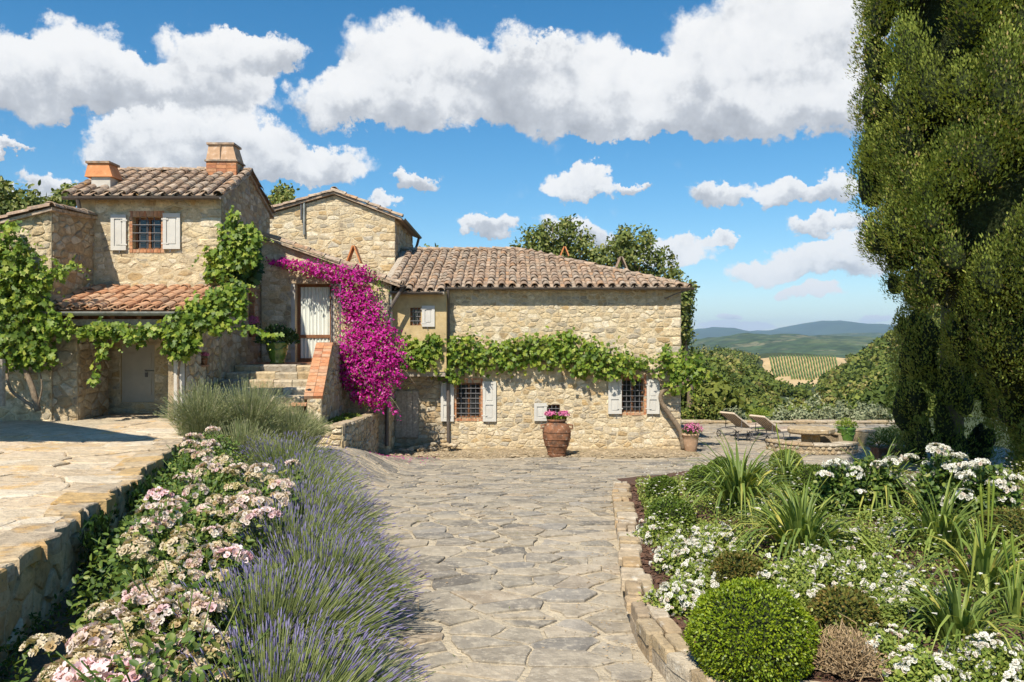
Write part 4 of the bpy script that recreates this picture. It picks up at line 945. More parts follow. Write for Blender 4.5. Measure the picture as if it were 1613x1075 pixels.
ret = thing('retaining_wall', (-4.1, 7.5, .5), 'rough stone retaining wall holding up the terrace, shaded behind the roses', 'wall')
Ud = (TA - TB).normalized(); Lw = (TA - TB).length
wall(ret, 'wall_face', (TB.x, TB.y, .35), Ud, rect(Lw, ZT - .35 - .10), seed=71, mats=('stone', 'mortar'), hr=(.12, .30), wr=(.16, .46), dep=(.008, .045), gap=(.006, .016), thick=.3)
s = 0.; rg = random.Random(9); nrm = Vector((Ud.y, -Ud.x, 0))
while s < Lw:
    L = rg.uniform(.22, .55); o1 = rg.uniform(.03, .11); dpt = rg.uniform(.22, .42); P0 = TB + Ud * s; P1 = TB + Ud * (min(s + L, Lw) - .012)
    pl = [P0 + nrm * (o1 + rg.uniform(-.03, .03)), P0.lerp(P1, .33) + nrm * (o1 + rg.uniform(-.035, .04)), P0.lerp(P1, .66) + nrm * (o1 + rg.uniform(-.035, .04)), P1 + nrm * (o1 + rg.uniform(-.03, .03)), P1 - nrm * dpt, P0 - nrm * (dpt + rg.uniform(-.05, .05))]
    hh = rg.uniform(-.01, .035); b0 = ZT - rg.uniform(.11, .16)
    plate([(p.x, p.y) for p in pl], lambda a, b: tz(a, b) + .01, lambda a, b: b0, rg, 'lichen_stone', ret, 'capstone', .90, hh, rg.random()); s += L

# ------------------------------------------------------------------ flagged path and court
kerb_pts = [(1.62, 12.6)] + [(lambda v: (v.x, v.y))(on_ground(*p)) for p in ((966, 800), (970, 835), (974, 866), (980, 939), (994, 996), (1014, 1028), (1041, 1065))]
kerb_line = smooth_path([(a, b, 0) for a, b in kerb_pts] + [(1.12, 5.08, 0), (1.30, 4.86, 0), (1.7, 4.70, 0), (2.6, 4.52, 0), (4.2, 4.35, 0), (6.5, 4.25, 0)], 6)
kx = [p.x for p in kerb_line if p.y > 5.05]; ky = [p.y for p in kerb_line if p.y > 5.05]
def kerbx(y): return float(np.interp(-y, [-q for q in ky], kx))
path = ground_court
rg = random.Random(15); seeds = []; y = 3.3
while y < 27.5:
    h = .26 if y < 16 else .36; x = -5.2 + rg.random() * .5
    while x < (5.8 if y < 15 else 13.5):
        w = rg.uniform(.20, .50) if rg.random() < .75 else rg.uniform(.5, .85); seeds.append((x + rg.uniform(-.10, .10), y + rg.uniform(-.16, .16))); x += w
    y += h
cells = []
for c in voronoi(seeds, [(-5.4, 3.1), (13.8, 3.1), (13.8, 27.7), (-5.4, 27.7)], 1.6, .72, 1.):
    if len(c) < 3: continue
    m = cen(c)
    if area(c) > 1.4 or (m[0] > kerbx(m[1]) + .12 and m[1] < 13.2): continue
    if m[1] < 12.4 and m[0] < wallx(m[1]) + .9: continue
    if m[1] > 19.35 + .25 * math.sin(m[0] * 1.7) and m[0] < 4.4: continue
    if m[1] > 14.2 and m[0] < -3.45: continue
    px = CX + m[0] / m[1] * F
    if not -60 < px < 1660: continue
    cells.append((m[1], c))
cells.sort(key=lambda t: t[0]); rest = G()
gzf = lambda a, b: gz(a, b)
for i, (yy, c) in enumerate(cells):
    q = []
    for j in range(len(c)):
        a, b = c[j], c[(j+1) % len(c)]; q.append(a)
        if math.dist(a, b) > .22: q.append(((a[0]+b[0]) / 2 + rg.uniform(-.022, .022), (a[1]+b[1]) / 2 + rg.uniform(-.022, .022)))
    p = tidy(insetp(q, rg.choice((.007, .014, .022, .034, .05))), 10)
    if len(p) < 3: continue
    p = roundp(p, .2) if len(p) < 7 else p; r = rg.random(); hh = rg.uniform(-.010, .006)
    if i < 300: plate(p, gzf, lambda a, b: gz(a, b) - .04, rg, 'flag', path, 'flagstone', .965, hh, r, bev=.006)
    else: plate(p, gzf, lambda a, b: gz(a, b) - .04, rg, 'flag', path, 'flagstone', .965, hh, r, rest, bev=.006)
rest.build('flagstone_paving', 'flag', path, kind='stuff')
# beaten earth and rubble along the foot of the house
xs = np.linspace(-3.35, 4.75, 70); V = []; Fc = []
for i_, x in enumerate(xs):
    f0 = 19.5 + .22 * math.sin(x * 1.7) + .12 * math.sin(x * 4.3) + .06 * math.sin(x * 9.1)
    for j in range(8):
        yq = f0 + (21.08 - f0) * j / 7; V.append((x, yq, float(gz(x, yq)) + (.005 if j else -.03) + .05 * (j / 7) ** 2 + .012 * math.sin(x * 13 + j * 3)))
Fc = [[i_ * 8 + j, (i_ + 1) * 8 + j, (i_ + 1) * 8 + j + 1, i_ * 8 + j + 1] for i_ in range(69) for j in range(7)]
strip = setp(ob('gravel_strip', V, Fc, 'gravel'), kind='structure')
def rock(g, c, r, rg, sq=.6):
    n = 7; V = []; Fc = []; ph = rg.random() * 6
    for (k_, zz, rr) in ((0, -.25, .85), (1, .25 * sq, 1.), (2, .75 * sq, .62)):
        for j in range(n):
            t = ph + 2 * math.pi * j / n; q = r * rr * rg.uniform(.78, 1.2); V.append((c[0] + q * math.cos(t), c[1] + q * .8 * math.sin(t), c[2] + zz * r * rg.uniform(.85, 1.15)))
    for k_ in range(2):
        for j in range(n): Fc.append([k_*n + j, k_*n + (j+1) % n, (k_+1)*n + (j+1) % n, (k_+1)*n + j])
    Fc.append([2*n + j for j in range(n)]); return g.add(V, Fc, rg.random())
rg = random.Random(77); peb = G()
for q in range(900):
    x = rg.uniform(-3.2, 4.6); yq = rg.uniform(19.5, 20.95); rock(peb, (x, yq, float(gz(x, yq)) + .015), rg.uniform(.012, .06), rg)
peb.build('pebbles', 'gravel', strip, kind='stuff')
heap = thing('rubble_heap', (-1.75, 20.6, .02), 'low heap of fallen stones under the open shutter at the corner of the bay', 'stones')
for q in range(34):
    t = rg.random(); x = -2.9 + 1.45 * t + rg.uniform(-.1, .1); yq = rg.uniform(20.35, 20.85); h = .10 + .30 * t * t
    g = G(); rock(g, (x, yq, float(gz(x, yq)) + rg.uniform(0, h)), rg.uniform(.06, .13), rg); g.build('stone', 'stone_old_shade', heap)

# planting strip below the terrace wall
V = []; ys_ = np.linspace(2.7, 13.4, 40)
for y in ys_:
    x0 = wallx(min(y, 12.6)) + .02; x1 = float(np.interp(y, [2.7, 5, 8, 12, 13.4], [-1.05, -1.2, -1.9, -3.1, -3.6]))
    for j in range(14): x = x0 + (x1 - x0) * j / 13; V.append((x, y, float(gz(x, y)) + .03 + .02 * math.sin(x * 7) * math.sin(y * 9) - (.035 if j == 13 else 0)))
Fc = [[i * 14 + j, i * 14 + j + 1, (i + 1) * 14 + j + 1, (i + 1) * 14 + j] for i in range(39) for j in range(13)]
border = setp(ob('planting_strip', V, Fc, 'earth'), kind='structure')
n = 9000; y = nr.uniform(2.8, 13, n); x0 = TB.x + (TA.x - TB.x) * (np.minimum(y, 12.6) - TB.y) / (TA.y - TB.y); x = x0 + .05 + nr.random(n) ** 1.3 * 1.2; kp = vnoise(x, y, 2.2, 4.) > -.3; x, y = x[kp], y[kp]; n = len(x)
V, Fc, q = leafset(np.stack([x, y, gz(x, y) + .03 + nr.random(n) * .16], 1), unit(rdir(n) + np.array([0, 0, .4])), unit(rdir(n) * .7 + np.array([0, 0, .9])), nr.uniform(.03, .06, n), .026, 'oval'); ob('ground_cover', V, Fc, 'rose_leaf', border, rnd=q, kind='stuff')
# ------------------------------------------------------------------ kerb round the flower bed
bedk = thing('kerb_wall', (1.2, 8, .5), 'low curved kerb of rough brown stones edging the white flower bed', 'kerb')
rg = random.Random(33); acc = 0.; cuts = [0]; nxt = rg.uniform(.14, .26)
for i in range(1, len(kerb_line)):
    acc += (kerb_line[i] - kerb_line[i-1]).length
    if acc >= nxt: cuts.append(i); acc = 0; nxt = rg.uniform(.14, .30)
fine = kerb_line
def kn(i): d = (fine[min(i+1, len(fine)-1)] - fine[max(i-1, 0)]).normalized(); return Vector((-d.y, d.x, 0)), d
KH = .19
dense = []
for i in range(len(fine) - 1):
    seg = max(1, int((fine[i+1] - fine[i]).length / .04))
    for q in range(seg): dense.append(fine[i].lerp(fine[i+1], q / seg))
fine = dense; acc = 0; start = 0; nxt = rg.uniform(.16, .34)
for i in range(1, len(fine)):
    acc += (fine[i] - fine[i-1]).length
    if acc < nxt and i < len(fine) - 1: continue
    n0, d0 = kn(start); n1, d1 = kn(i); wd = rg.uniform(.19, .27); o = rg.uniform(-.02, .02)
    a, b = fine[start] + d0 * .006, fine[i] - d1 * .006; mid = fine[(start + i) // 2]; nm, _ = kn((start + i) // 2)
    if rg.random() < .45:                                   # two stones side by side across the kerb
        sp_ = wd * rg.uniform(.4, .6)
        polys_ = [[a + n0 * o, mid + nm * (o + rg.uniform(-.012, .012)), b + n1 * o, b + n1 * (sp_ - .006), a + n0 * (sp_ - .006)], [a + n0 * (sp_ + .006), b + n1 * (sp_ + .006), b + n1 * wd, a + n0 * wd]]
    else: polys_ = [[a + n0 * o, mid + nm * (o + rg.uniform(-.012, .012)), b + n1 * o, b + n1 * wd, a + n0 * wd]]
    for pl in polys_:
        p = roundp([(v.x, v.y) for v in pl], .12)
        if p and sum(p[j][0] * p[(j+1) % len(p)][1] - p[(j+1) % len(p)][0] * p[j][1] for j in range(len(p))) < 0: p = p[::-1]
        h = KH + rg.uniform(-.018, .022); plate(p, lambda x, y: gz(x, y) + KH, lambda x, y: gz(x, y) + .10, rg, 'kerb', bedk, 'capstone', .90, h - KH, rg.random())
    # the course below
    if rg.random() < 1.1:
        o2 = rg.uniform(.0, .03); pl = [a + n0 * o2, b + n1 * o2, b + n1 * (wd - .03), a + n0 * (wd - .03)]; p = [(v.x, v.y) for v in pl]
        if sum(p[j][0] * p[(j+1) % 4][1] - p[(j+1) % 4][0] * p[j][1] for j in range(4)) < 0: p = p[::-1]
        plate(p, lambda x, y: gz(x, y) + .11, lambda x, y: gz(x, y) - .05, rg, 'kerb', bedk, 'stone', .95, 0, rg.random())
    start = i; acc = 0; nxt = rg.uniform(.16, .34)
def bedz(x, y): return gz(x, y) + .13 + .13 * sst(.1, 1.6, np.asarray(x) - np.interp(-np.asarray(y, float), [-q for q in ky], kx)) + .03 * vnoise(x, y, 2.)
rows = np.linspace(4.4, 13.6, 60); V = []
for y in rows:
    x0 = (kerbx(y) if y > 5.1 else 1.2 + (5.1 - y) * 1.2) + .16
    for j in range(60):
        t = j / 59; x = x0 + (13 - x0) * t ** 1.3; V.append((x, y, float(bedz(x, y))))
Fc = [[i * 60 + j, i * 60 + j + 1, (i + 1) * 60 + j + 1, (i + 1) * 60 + j] for i in range(59) for j in range(59)]
bed = setp(ob('flower_bed', V, Fc, 'mulch'), kind='structure')
rg = random.Random(12); chips = G()
for q in range(5200):
    y = rg.uniform(4.7, 12.5); x = kerbx(max(y, 5.1)) + .2 + rg.random() ** 1.4 * 4.5; z = float(bedz(x, y)) + .006; a = rg.random() * 6.3; L = rg.uniform(.012, .035); w = L * .5
    ca, sa = math.cos(a) * L, math.sin(a) * L; ux, uy = -math.sin(a) * w, math.cos(a) * w; t1, t2 = rg.uniform(-.01, .014), rg.uniform(-.01, .014)
    chips.add([(x - ca - ux, y - sa - uy, z + t1), (x + ca - ux, y + sa - uy, z + t2), (x + ca + ux, y + sa + uy, z - t1 + .01), (x - ca + ux, y - sa + uy, z - t2 + .01)], [[0, 1, 2, 3]], rg.random())
chips.build('bark_mulch', 'mulch', bed, kind='stuff')
def on_bed(px, py, h=0.):
    lo, hi = 3.5, 20.
    for _ in range(40):
        m = (lo + hi) / 2
        if float(bedz(XW(px, m), m)) + h > ZW(py, m): hi = m
        else: lo = m
    m = (lo + hi) / 2; return Vector((XW(px, m), m, float(bedz(XW(px, m), m))))

# ------------------------------------------------------------------ staircase, parapet, planter
stairs = thing('stone_staircase', (-5.2, 17, 1.3), 'worn stone staircase with brick landing climbing to the glass door', 'stairs')
sz = [1.46, 1.61, 1.76, 1.91, 2.06, 2.21, 2.35]; sy = [15.6, 16.0, 16.42, 16.84, 17.26, 17.70, 18.25]; rg = random.Random(3)
for k in range(7):
    y0 = sy[k]; y1 = 20.18 if k == 6 else sy[k+1] + .12; z0 = (sz[k-1] if k else 1.0) - .02; x = -6.36 if k > 0 else -6.0; xe = -4.28 if k < 5 else -4.4
    sp_ = G().box((x, y0 + .05, z0 - .1), (xe, y1, sz[k] - .05)).build('step', 'mortar_old_shade', stairs)
    while x < xe - .05:
        w = min(rg.uniform(.4, .85), xe - x)
        if xe - x - w < .2: w = xe - x
        n = 5; V = []; zz = sz[k] + rg.uniform(-.012, .008)
        front = [(x + .006 + (w - .012) * q / n, y0 + rg.uniform(-.03, .02)) for q in range(n + 1)]; yb = min(y1, y0 + .46)
        V = [(a, b, z0) for a, b in front] + [(a, b - .008, zz - .035) for a, b in front] + [(a, b + .03, zz) for a, b in front] + [(a, yb, zz) for a, b in front]
        m = n + 1; Fc = [[r_ * m + q, r_ * m + q + 1, (r_ + 1) * m + q + 1, (r_ + 1) * m + q] for r_ in range(3) for q in range(n)] + [[0, m, 2*m, 3*m], [n, 3*m + n, 2*m + n, m + n]]
        ob('tread_stone', V, Fc, 'stone_old_shade', sp_, rnd=rg.random()); x += w
for q in range(9):
    for j in range(6):
        x = -6.34 + q * .215; y = 18.75 + j * .235
        G().box((x, y, 2.352), (x + .207, y + .227, 2.362 + rg.uniform(0, .004)), rg.random()).build('landing_tile', 'brick', stairs)
par = thing('stair_parapet', (-4.1, 17.5, .8), 'sloping stone parapet capped with red brick beside the steps', 'wall')
pa, pb_, pc_ = Vector((-3.83, 15.95, 0)), Vector((-4.10, 18.05, 0)), Vector((-4.16, 20.16, 0))
L1 = (pb_ - pa).length; z1, z2 = 1.76, 2.82; zb_ = .35
wall(par, 'side_wall', (pa.x, pa.y, zb_), pb_ - pa, [(0, 0), (L1, 0), (L1, z2 - zb_), (0, z1 - zb_)], seed=81, mats=('stone_old_shade', 'mortar_old_shade'), thick=.26, hr=(.09, .2), wr=(.14, .34))
wall(par, 'side_wall', (pb_.x, pb_.y, zb_), pc_ - pb_, rect((pc_ - pb_).length, z2 - zb_), seed=82, mats=('stone_old_shade', 'mortar_old_shade'), thick=.26, hr=(.09, .2), wr=(.14, .34))
wall(par, 'end_wall', (pa.x - .27, pa.y - .008, zb_), (1, 0, 0), rect(.28, z1 - zb_ - .02), seed=83, mats=('stone', 'mortar'), thick=.05, hr=(.10, .2), wr=(.12, .26))
dU = (pb_ - pa).normalized(); side = Vector((-dU.y, dU.x, 0)); sl3 = Vector((dU.x, dU.y, (z2 - z1) / L1)).normalized(); nn = side.cross(sl3); nn = nn if nn.z > 0 else -nn
Ls3 = math.hypot(L1, z2 - z1); k = 17
for i in range(k):
    for j in range(2):
        o = Vector((pa.x, pa.y, z1)) + sl3 * (i * Ls3 / k) - side * .035 + side * (j * .185) ; Mx = frame(sl3, side, nn, o)
        G().box((.004, .003, -.03), (Ls3 / k - .004, .182, .045 + rng.uniform(-.004, .006)), rng.random(), Mx).build('brick', 'brick', par)
for i in range(3):
    o = Vector((pb_.x - .34, pb_.y + .02 + i * .13, z2)); G().box((o.x, o.y, o.z - .02), (o.x + .38, o.y + .125, o.z + .05), rng.random()).build('brick', 'brick', par)
G().box((pa.x - .62, pa.y - .03, 1.60), (pa.x - .285, pa.y + .25, 1.65), .4).build('ledge', 'brick', par)
pln = thing('stone_planter', (-3.7, 17.9, .5), 'low planter of rough stones below the bougainvillea, half sunlit', 'planter')
wall(pln, 'front_wall', (-4.06, 15.9, .55), (1, 0, 0), rect(.68, .66), seed=91, mats=('stone', 'mortar'), thick=.22, hr=(.09, .16), wr=(.16, .34), dep=(.02, .05))
wall(pln, 'side_wall', (-3.38, 15.9, .0), (.01, 1, 0), [(0, .5), (0.6, .3), (3.9, .0), (3.9, 1.13), (0, 1.21)], seed=92, mats=('stone_old_shade', 'mortar_old_shade'), thick=.22, hr=(.10, .2), wr=(.16, .34), dep=(.015, .04))
rg = random.Random(8); y = 15.9
for i in range(11):
    L = rg.uniform(.3, .45); zt_ = 1.215 - .02 * i; p = roundp([(-3.60, y), (-3.35, y + rg.uniform(-.01, .01)), (-3.35, y + L - .01), (-3.60, y + L - .01)], .15)
    plate(p, lambda a, b, zt_=zt_: zt_ + .035, lambda a, b, zt_=zt_: zt_ - .03, rg, 'kerb', pln, 'capstone', .92, rg.uniform(-.008, .008), rg.random()); y += L
    if y > 19.7: break
G().add([(-4.1, 16.0, 1.16), (-3.5, 16.0, 1.16), (-3.5, 19.9, 1.08), (-4.2, 19.9, 1.1)], [[0, 1, 2, 3]]).build('soil', 'earth', pln)
# ------------------------------------------------------------------ pots, seats and table
def flowers(parent, name, c, r, n, mat, size=.03, sq=.7, kind='stuff'):
    d = rdir(n); d[:, 2] = np.abs(d[:, 2]); C = np.array(c) + d * r * np.array([1, 1, sq]) * (nr.random(n) ** .4)[:, None]; sets = []
    for k in range(4):
        A = unit(d * .3 + rdir(n)); sets.append(leafset(C, A, unit(d + .5 * rdir(n)), size * nr.uniform(.7, 1.2, n), size * .9, 'oval'))
    V, Fc, q = joinsets(sets); return ob(name, V, Fc, mat, parent, rnd=q, kind=kind)
def tuft(parent, name, c, r, n, mat, size=.06, sq=.8, shape='oval', kind='stuff', wid=.5, up=.4):
    d = rdir(n); d[:, 2] = np.abs(d[:, 2]) - .15; C = np.array(c) + d * r * np.array([1, 1, sq]) * (nr.random(n) ** .4)[:, None]
    A = unit(d + .8 * rdir(n) + np.array([0, 0, up])); V, Fc, q = leafset(C, A, unit(d + .7 * rdir(n)), size * nr.uniform(.6, 1.3, n), size * wid, shape)
    return ob(name, V, Fc, mat, parent, rnd=q, kind=kind)
def ring(c, r, z, rr, n=28):
    g = G(); g.tube([(c[0] + r * math.cos(2*math.pi*k/n), c[1] + r * math.sin(2*math.pi*k/n), c[2] + z) for k in range(n + 1)], rr, 6, cap=False); return g

c = on_ground(877, 719); c.z -= .005
jar = thing('terracotta_jar', c, 'big weathered terracotta jar with pink geraniums, before the small window', 'jar')
G().lathe([(0, 0), (.215, 0), (.235, .025), (.225, .08), (.235, .14), (.285, .26), (.335, .42), (.352, .55), (.345, .65), (.31, .75), (.25, .825), (.215, .85), (.215, .87), (.245, .885), (.25, .92), (.235, .935), (.20, .93), (.185, .86), (.2, .80), (0, .80)], c, 36).build('jar_body', 'terracotta', jar, smooth=True)
for z, r_ in ((.13, .236), (.29, .298), (.45, .344), (.62, .35)): ring(c, r_, z, .011).build('band', 'terracotta', jar, smooth=True)
for s in (-1, 1): G().tube([(c.x + s * .325, c.y - .05, c.z + .70), (c.x + s * .39, c.y - .05, c.z + .70), (c.x + s * .39, c.y - .05, c.z + .78), (c.x + s * .27, c.y - .05, c.z + .80)], .022, 7).build('handle', 'terracotta', jar, smooth=True)
tuft(jar, 'geranium_leaves', c + Vector((0, 0, .95)), .22, 260, 'vine_leaf', .07, .5, wid=.8)
for s in (-1, 1): flowers(jar, 'geranium_flowers', c + Vector((s * .17, -.06, 1.04)), .15, 90, 'geranium', .045, .6)
c = on_ground(1088, 712)
pot = thing('terracotta_pot', c, 'pale terracotta pot of pink flowers at the right corner of the house', 'pot')
G().lathe([(0, 0), (.13, 0), (.15, .03), (.19, .30), (.205, .42), (.225, .43), (.225, .48), (.19, .48), (.18, .42), (0, .42)], c, 28).build('pot_body', 'terracotta_pale', pot, smooth=True)
tuft(pot, 'foliage', c + Vector((.02, 0, .52)), .25, 420, 'rose_leaf', .06, .7)
flowers(pot, 'flowers', c + Vector((.04, -.04, .55)), .29, 170, 'geranium', .032, .75)

def glazed(px, Y, z0, h, r, label, plant='lime_leaf', pr=.3, pn=500, ps=.06):
    c = Vector((XW(px, Y), Y, z0)); t = thing('glazed_planter', c, label, 'planter', None)
    G().lathe([(0, 0), (r*.62, 0), (r*.68, .03*h/.5), (r*.60, .07*h/.5), (r*.72, .14*h/.5), (r*.88, .30*h/.5), (r*.95, .42*h/.5), (r*1.06, .45*h/.5), (r*1.08, .49*h/.5), (r*.98, .5*h/.5), (r*.88, .44*h/.5), (0, .44*h/.5)], c, 32).build('pot_body', 'glaze', t, smooth=True)
    for k in range(5):
        a0 = -math.pi + k * math.pi / 2.5; pts_ = []
        for j in range(7):
            a = a0 + (math.pi / 2.5) * j / 6; zz = h * (.80 - .16 * math.sin(math.pi * j / 6)); rr = r * (.90 if j in (0, 6) else .84) ; pts_.append((c.x + (rr + .02) * math.cos(a), c.y + (rr + .02) * math.sin(a), c.z + zz))
        G().tube(smooth_path(pts_, 3), .012, 6).build('garland', 'glaze', t, smooth=True)
    tuft(t, 'foliage', c + Vector((0, 0, h * 1.05)), pr, pn, plant, ps, .8, wid=.4); return t
glazed(1333, 21.5, .02, .56, .235, 'green glazed urn with garland relief and lime bush, beside the stone table', pr=.30)
glazed(1196, 26.2, .0, .44, .28, 'green glazed pot with yellow-green bush behind the sun loungers', pr=.34)
glazed(437, 18.9, 2.362, .52, .27, 'green glazed pot with dark bush in the shade on the stair landing', 'vine_dark', .50, 900, .10)

def lounger(c, yaw, label):
    Mx = Matrix.Translation(c) @ Matrix.Rotation(yaw, 4, 'Z'); t = thing('sun_lounger', c, label, 'sun lounger')
    def P(*a): return Mx @ Vector(a)
    g = G()
    for y in (-.31, .31): g.tube([P(.02, y, .22), P(.25, y, .26), P(.8, y, .27), P(1.92, y, .27)], .014, 6); g.tube([P(.14, y, .10), P(.5, y, .07), P(1.0, y, .10)], .010, 6)
    for x in (.25, .8, 1.9): g.tube([P(x, -.31, .268), P(x, .31, .268)], .012, 6)
    g.build('frame', 'iron', t)
    for x in (.82, 1.8):
        for y in (-.31, .31): G().tube([P(x, y, .26), P(x + .04, y, .13), P(x + .02, y, 0)], .013, 6).build('leg', 'iron', t)
    G().tube([P(.14, -.36, .10), P(.14, .36, .10)], .010, 6).build('axle', 'iron', t)
    for y in (-.35, .35):
        n = 20; w = G(); w.tube([P(.14 + .085 * math.cos(2*math.pi*k/n), y, .10 + .085 * math.sin(2*math.pi*k/n)) for k in range(n + 1)], .014, 6, cap=False); wh = w.build('wheel', 'rubber', t)
        for k in range(3): a = math.pi * k / 3; G().tube([P(.14 + .08*math.cos(a), y, .10 + .08*math.sin(a)), P(.14 - .08*math.cos(a), y, .10 - .08*math.sin(a))], .006, 5).build('spoke', 'iron', wh)
    for s in (-1, 1): G().tube([P(.38, s*.31, .27), P(.40, s*.31, .50)], .011, 6).build('strut', 'iron', t)
    def cush(name, p0, p1, th):
        d = (Vector(p1) - Vector(p0)); L = d.length; a = math.atan2(d.z, d.x); Mc = Mx @ Matrix.Translation(p0) @ Matrix.Rotation(-a, 4, 'Y')
        prof_ = [(-.295, .012), (-.285, th - .012), (-.26, th), (.26, th), (.285, th - .012), (.295, .012), (.27, 0), (-.27, 0)]; V = []; Fc = []
        xs_ = [0, .02, L - .02, L]; kk = [.94, 1, 1, .94]
        for x_, q in zip(xs_, kk):
            for (yy, zz) in prof_: V.append(Mc @ Vector((x_, yy * q, th / 2 + (zz - th / 2) * (q if q == 1 else .6))))
        for i in range(3):
            for j in range(8): Fc.append([i*8 + j, i*8 + (j+1) % 8, (i+1)*8 + (j+1) % 8, (i+1)*8 + j])
        Fc += [list(range(8)), [24 + j for j in range(8)][::-1]]; o = G().add(V, Fc).build(name, 'cushion', t)
        for j in range(6):
            yy = -.24 + j * .096; G().box((.025, yy - .016, th + .001), (L - .025, yy + .016, th + .004), 0, Mc).build('stripe', 'stripe', o)
            G().box((.025, yy - .016, -.004), (L - .025, yy + .016, -.001), 0, Mc).build('stripe', 'stripe', o)
    cush('seat_cushion', (.76, 0, .285), (1.95, 0, .285), .06); cush('back_cushion', (.08, 0, .72), (.76, 0, .30), .065); return t
lounger(on_ground(1141, 690), R(32), 'striped sun lounger on wheels, the one nearer the house corner'); lounger(on_ground(1188, 697), R(30), 'striped sun lounger on wheels, the one nearer the stone table')
c = on_ground(1170, 694); st = thing('side_table', c, 'small wooden side table between the two sun loungers', 'table')
G().box((c.x - .24, c.y - .2, c.z + .30), (c.x + .24, c.y + .2, c.z + .33)).build('table_top', 'wood_old', st)
for sx in (-1, 1):
    for sy_ in (-1, 1): G().tube([(c.x + sx*.19, c.y + sy_*.15, c.z), (c.x + sx*.16, c.y + sy_*.13, c.z + .30)], .012, 6).build('leg', 'iron', st)
# stone table and its curved bench
tcx, tcy = XW(1276, 21.3), 21.3; z0 = float(gz(tcx, tcy)); rg = random.Random(61)
tab = thing('stone_table', (tcx, tcy, z0), 'round rough stone slab table on a thick stone pedestal', 'table')
def disc(c, r, z0_, z1_, rg, n=22, jit=.06):
    rr = [r * (1 + rg.uniform(-jit, jit)) for _ in range(n)]; V = []
    for (z, k) in ((z0_, .93), (z0_ + (z1_ - z0_) * .3, 1.), (z1_ - .02, 1.), (z1_, .96)):
        for j in range(n): t = 2 * math.pi * j / n; V.append((c[0] + rr[j] * k * math.cos(t), c[1] + rr[j] * k * math.sin(t), z))
    Fc = [[i*n + j, i*n + (j+1) % n, (i+1)*n + (j+1) % n, (i+1)*n + j] for i in range(3) for j in range(n)] + [[3*n + j for j in range(n)], [j for j in range(n)][::-1]]
    return G().add(V, Fc, rg.random())
disc((tcx, tcy), .60, z0 + .42, z0 + .56, rg).build('table_top', 'kerb', tab); disc((tcx, tcy), .24, z0 - .02, z0 + .418, rg, 14, .1).build('pedestal', 'lichen_stone', tab)
ben = thing('stone_bench', (tcx, tcy - 1.1, z0), 'curved low bench of small rubble stones around the stone table', 'bench')
def arcw(a0, a1, r0, r1, h, z0_, parent):
    n = 26; V = []
    for k in range(n + 1):
        a = a0 + (a1 - a0) * k / n
        for (r_, z) in ((r0, 0), (r1, 0), (r1, h), (r0, h)): V.append((tcx + r_ * math.cos(a), tcy + r_ * math.sin(a), z0_ + z))
    Fc = [[k*4 + j, k*4 + (j+1) % 4, (k+1)*4 + (j+1) % 4, (k+1)*4 + j] for k in range(n) for j in range(4)] + [[0, 1, 2, 3], [n*4 + 3, n*4 + 2, n*4 + 1, n*4]]
    core = G().add(V, Fc).build('bench_core', 'mortar_old_shade', parent); cnt_ = int((a1 - a0) * r1 / .15); rows_ = int(h / .095)
    for i in range(cnt_):
        for j in range(rows_):
            a = a0 + (a1 - a0) * (i + .5 + rg.uniform(-.15, .15) + .5 * (j % 2)) / cnt_
            if a > a1: continue
            cxx, cyy, czz = tcx + r1 * math.cos(a), tcy + r1 * math.sin(a), z0_ + (j + .5) * h / rows_; g = G(); n_ = 7
            tdir = Vector((-math.sin(a), math.cos(a), 0)); od = Vector((math.cos(a), math.sin(a), 0)); p2 = [(rg.uniform(.05, .075) * math.cos(2*math.pi*q/n_), rg.uniform(.035, .05) * math.sin(2*math.pi*q/n_)) for q in range(n_)]
            V2, F2 = pillow(p2, rg.uniform(.015, .035), rg, -.01); g.add([Vector((cxx, cyy, czz)) + tdir * u + Vector((0, 0, 1)) * v + od * w for u, v, w in V2], F2, rg.random()); g.build('stone', 'stone_old_shade', parent)
    for i in range(int((a1 - a0) * r1 / .35)):
        b0 = a0 + (a1 - a0) * i / int((a1 - a0) * r1 / .35); b1 = a0 + (a1 - a0) * (i + .96) / int((a1 - a0) * r1 / .35); m_ = (b0 + b1) / 2
        p = [(tcx + q * math.cos(a), tcy + q * math.sin(a)) for q, a in ((r0 - .03, b0), (r1 + .03, b0), (r1 + .045, m_), (r1 + .03, b1), (r0 - .03, b1))]
        plate(p, lambda x, y: z0_ + h + .05, lambda x, y: z0_ + h + .002, rg, 'kerb', parent, 'capstone', .92, rg.uniform(-.01, .01), rg.random())
arcw(math.pi * 1.02, math.pi * 1.80, .86, 1.20, .23, z0 - .01, ben)
ben2 = thing('garden_bench', (tcx + .9, tcy + .5, z0), 'short piece of rubble seat behind the table next to the green urn', 'bench')
arcw(math.pi * .03, math.pi * .40, .80, 1.10, .36, z0 - .01, ben2)
cb = Vector((XW(1360, 22.0), 22.0, 0)); blk = thing('stone_block', cb, 'squat dark stone block in the cypress shade right of the green urn', 'block')
disc((cb.x, cb.y), .30, -.02, .40, rg, 12, .07).build('block_body', 'stone_old_shade', blk)
disc((cb.x, cb.y), .32, .402, .46, rg, 12, .05).build('block_top', 'kerb', blk)
ct = Vector((XW(1402, 18.6), 18.6, float(gz(8.8, 18.6)))); tro = thing('planter_trough', ct, 'dark rectangular planter trough with a green bush under the cypress', 'planter')
g = G(); g.box((ct.x - .36, ct.y - .22, ct.z), (ct.x + .36, ct.y + .22, ct.z + .30)); g.build('trough_body', 'terracotta', tro); G().box((ct.x - .39, ct.y - .25, ct.z + .302), (ct.x + .39, ct.y + .25, ct.z + .345)).build('rim', 'terracotta', tro)
